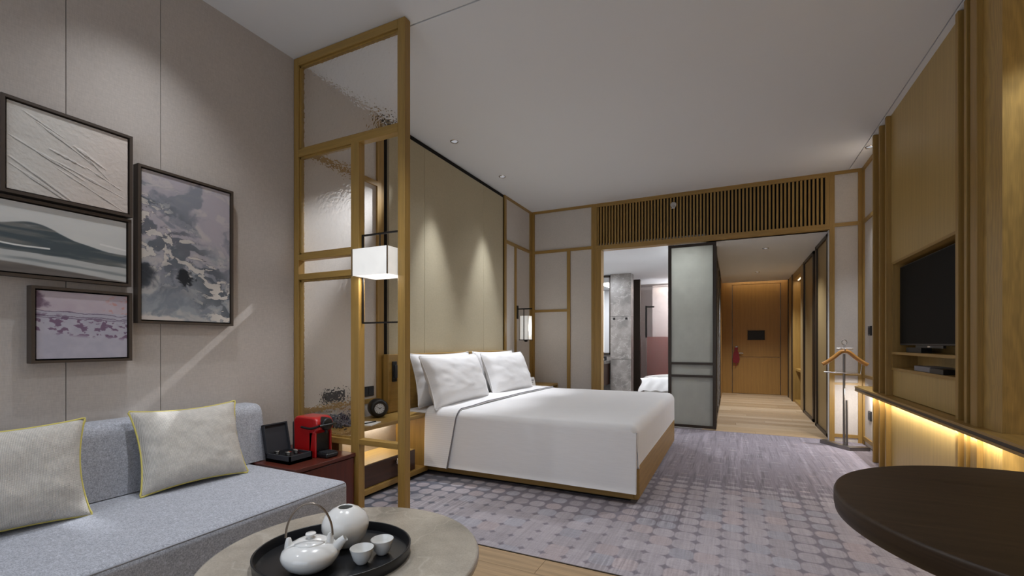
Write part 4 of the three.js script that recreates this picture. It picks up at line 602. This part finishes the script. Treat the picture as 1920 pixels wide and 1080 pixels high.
{ // coffee table, tray and tea set
  const cx = -1.118, cz = -1.09, t = thing('coffee_table', 'round polished stone coffee table in front of the sofa', 'table', [cx, 0, cz]);
  const top = lathe([[0, 0.388], [0.412, 0.388], [0.420, 0.392], [0.424, 0.40], [0.424, 0.413], [0.420, 0.419], [0.414, 0.42], [0, 0.42]], 96, cx, 0, cz); mesh('table_top', uvm(top, 'z', false), M.tableStone, t); mesh('top_underframe', lathe([[0, 0.37], [0.39, 0.37], [0.40, 0.388], [0, 0.388]], 64, cx, 0, cz), M.bronze, t); mesh('pedestal', lathe([[0.10, 0.03], [0.07, 0.2], [0.12, 0.37]], 40, cx, 0, cz), M.bronze, t); mesh('foot_plate', lathe([[0, 0.03], [0.24, 0.025], [0.25, 0.012], [0.25, 0], [0, 0]], 48, cx, 0, cz), M.bronze, t);
  const tx = -1.135, tz = -1.055, ty = 0.4205, tr = thing('serving_tray', 'oval black serving tray on the stone coffee table', 'tray', [tx, ty, tz]);
  const E = g => { g.scale(1.06, 1, 0.94); g.rotateY(0.5); return g.translate(tx, ty, tz); }; mesh('tray_base', E(lathe([[0, 0], [0.214, 0], [0.214, 0.005], [0, 0.005]], 80)), M.tray, tr); mesh('tray_rim', E(lathe([[0.212, 0], [0.22, 0.0], [0.224, 0.032], [0.221, 0.034], [0.217, 0.032], [0.212, 0.004]], 80)), M.tray, tr);
  const py = ty + 0.0055, pot = thing('teapot', 'white porcelain teapot with a metal hoop handle on the tray', 'teapot', [-1.135, py, -0.965]);
  const yaw = 0.62, W = g => g.rotateY(yaw).translate(-1.135, py, -0.965);
  mesh('pot_body', W(lathe([[0, 0], [0.045, 0], [0.05, 0.004], [0.07, 0.018], [0.081, 0.036], [0.083, 0.046], [0.079, 0.058], [0.064, 0.072], [0.045, 0.079], [0.04, 0.079]], 64)), M.porcelain, pot);
  const lid = mesh('pot_lid', W(lathe([[0.045, 0.078], [0.044, 0.083], [0.03, 0.088], [0.012, 0.091], [0, 0.091]], 48)), M.porcelain, pot); sub('lid_knob', W(lathe([[0.009, 0.09], [0.009, 0.095], [0.015, 0.1], [0.014, 0.105], [0, 0.106]], 24)), M.porcelain, lid);
  const sp = tube([[0.05, 0.045, 0], [0.072, 0.058, 0], [0.086, 0.073, 0], [0.099, 0.084, 0]], 0.022, 20, 16), sp2 = sp.attributes.position; for (let i = 0; i <= 20; i++) { const k = 1 - 0.55 * i / 20, c = new THREE.Vector3(); for (let j = 0; j <= 16; j++) c.add(new THREE.Vector3().fromBufferAttribute(sp2, i * 17 + j)); c.multiplyScalar(1 / 17); for (let j = 0; j <= 16; j++) { const n = i * 17 + j; sp2.setXYZ(n, c.x + (sp2.getX(n) - c.x) * k, c.y + (sp2.getY(n) - c.y) * k, c.z + (sp2.getZ(n) - c.z) * k); } } mesh('spout', W(sp), M.porcelain, pot);
  for (const [lx, ly] of [[0.055, 0.072], [-0.062, 0.066]]) mesh('handle_lug', W(lathe([[0.012, 0], [0.01, 0.016], [0.006, 0.028], [0, 0.03]], 16, lx, ly, 0)), M.porcelain, pot); const arc = []; for (let k = 0; k <= 14; k++) { const a = Math.PI * k / 14; arc.push([0.066 * Math.cos(a) - 0.004, 0.095 + 0.098 * Math.sin(a), 0]); } mesh('hoop_handle', W(tube(arc, 0.0032, 48, 8)), M.pewter, pot);
  solo('water_jug', lathe([[0, 0], [0.04, 0], [0.045, 0.004], [0.066, 0.03], [0.075, 0.06], [0.074, 0.078], [0.064, 0.1], [0.044, 0.117], [0.027, 0.125], [0.023, 0.125], [0.022, 0.122], [0.03, 0.116], [0.055, 0.098], [0.066, 0.07], [0.06, 0.03], [0, 0.01]], 64, -1.165, py, -1.13), M.porcelain, 'round white porcelain vase behind the teapot on the tray', 'vase');
  const cup = (x, z, l) => solo('tea_cup', lathe([[0, 0], [0.017, 0], [0.018, 0.003], [0.026, 0.014], [0.031, 0.03], [0.036, 0.047], [0.0345, 0.0475], [0.029, 0.03], [0.022, 0.012], [0, 0.008]], 48, x, py, z), M.porcelain, l, 'cup', 'tea cups on the tray');
  cup(-1.02, -1.055, 'white tea cup on the tray nearer the teapot'); cup(-1.007, -1.13, 'white tea cup on the tray nearer the tray edge');
}

// ================================================================ RIGHT SIDE THINGS
{
  const r = thing('dining_table', 'round dark wenge table in the near right corner', 'table', [0.681, 0, -1.312]);
  mesh('table_top', uvm(lathe([[0, 0.69], [0.448, 0.69], [0.456, 0.695], [0.4585, 0.71], [0.4585, 0.732], [0.456, 0.738], [0.45, 0.74], [0, 0.74]], 128, 0.681, 0, -1.312), 'x', false), M.wenge, r); mesh('pedestal', lathe([[0.06, 0.02], [0.045, 0.3], [0.06, 0.69]], 32, 0.681, 0, -1.312), M.blackMetal, r); mesh('foot_plate', lathe([[0, 0.02], [0.25, 0.018], [0.26, 0], [0, 0]], 48, 0.681, 0, -1.312), M.blackMetal, r);
  const tv = thing('television', 'wide black flat screen television in the oak niche', 'television', [1.25, 1.05, -4.13]);
  mesh('tv_body', bx(1.236, 1.262, 1.078, 1.715, -3.515, -4.755, { r: 0.004, seg: 1 }), M.tvBezel, tv); mesh('tv_screen', bx(1.2345, 1.237, 1.09, 1.707, -3.525, -4.745), M.screen, tv); mesh('tv_emblem', bx(1.233, 1.236, 1.064, 1.074, -4.11, -4.16), M.chrome, tv); mesh('tv_chin', bx(1.236, 1.25, 1.06, 1.078, -3.9, -4.4), M.tvBezel, tv); mesh('tv_bracket', bx(1.262, 1.36, 1.25, 1.5, -4.0, -4.25), M.blackMetal, tv); mesh('tv_stand', bx(1.24, 1.3, 1.0225, 1.06, -4.3, -4.62), M.blackMetal, tv);
  const b = thing('set_top_box', 'flat grey set top box on the niche shelf under the television', 'media box', [1.24, 0.892, -4.15]); mesh('box_case', bx(1.205, 1.33, 0.8925, 0.93, -4.02, -4.32, { r: 0.004, seg: 1 }), M.greyBox, b); mesh('box_front', bx(1.204, 1.33, 0.8925, 0.925, -3.8, -4.02), M.blackPlastic, b);
  // valet stand
  const v = thing('valet_stand', 'chrome valet stand with a wooden coat hanger beside the alcove', 'valet stand', [1.05, 0, -5.8]);
  const sh = new THREE.Shape(); for (const [i, p] of [[0.865, 5.97], [1.07, 5.645], [1.25, 5.72], [1.245, 5.78], [1.09, 5.735], [0.9, 6.02]].entries()) i ? sh.lineTo(p[0], p[1]) : sh.moveTo(p[0], p[1]); mesh('base_plate', new THREE.ExtrudeGeometry(sh, { depth: 0.03, bevelEnabled: true, bevelSize: 0.003, bevelThickness: 0.003, bevelSegments: 2 }).rotateX(-Math.PI / 2).translate(0, 0.003, 0), M.steel, v);
  const px = 1.055, pz = -5.77; mesh('pole', [rod([px - 0.012, 0.03, pz], [px - 0.012, 0.98, pz], 0.011, 14), rod([px + 0.012, 0.03, pz], [px + 0.012, 0.5, pz], 0.01, 14)], M.steel, v);
  mesh('hook_ring', new THREE.TorusGeometry(0.026, 0.0045, 10, 32).rotateY(0.45).translate(px - 0.01, 1.1, pz), M.chrome, v); mesh('cross_tray', rod([px - 0.075, 1.035, pz], [px + 0.065, 1.035, pz], 0.008), M.chrome, v); mesh('ring_stem', rod([px - 0.01, 1.03, pz], [px - 0.01, 1.075, pz], 0.007), M.chrome, v);
  const arm = s => { const pts = [[0.0, 0.0], [0.035, -0.012], [0.09, -0.065], [0.15, -0.115], [0.19, -0.14]].map(([a, b2]) => [px - 0.008 + s * a, 1.01 + b2, pz + (s > 0 ? 0.02 : 0.0)]); const g = tube(pts, 0.02, 24, 12); g.scale(1, 1, 1); return g; };
  mesh('coat_hanger', [arm(-1), arm(1)], M.hangerWood, v); mesh('trouser_bar', [rod([px - 0.19, 0.79, pz + 0.03], [px + 0.125, 0.775, pz + 0.03], 0.006), rod([px + 0.12, 0.775, pz + 0.03], [px + 0.135, 0.88, pz + 0.02], 0.004), rod([px - 0.15, 0.79, pz + 0.03], [px - 0.145, 0.88, pz + 0.02], 0.004)], M.chrome, v);
}
renderer.render(scene, camera);
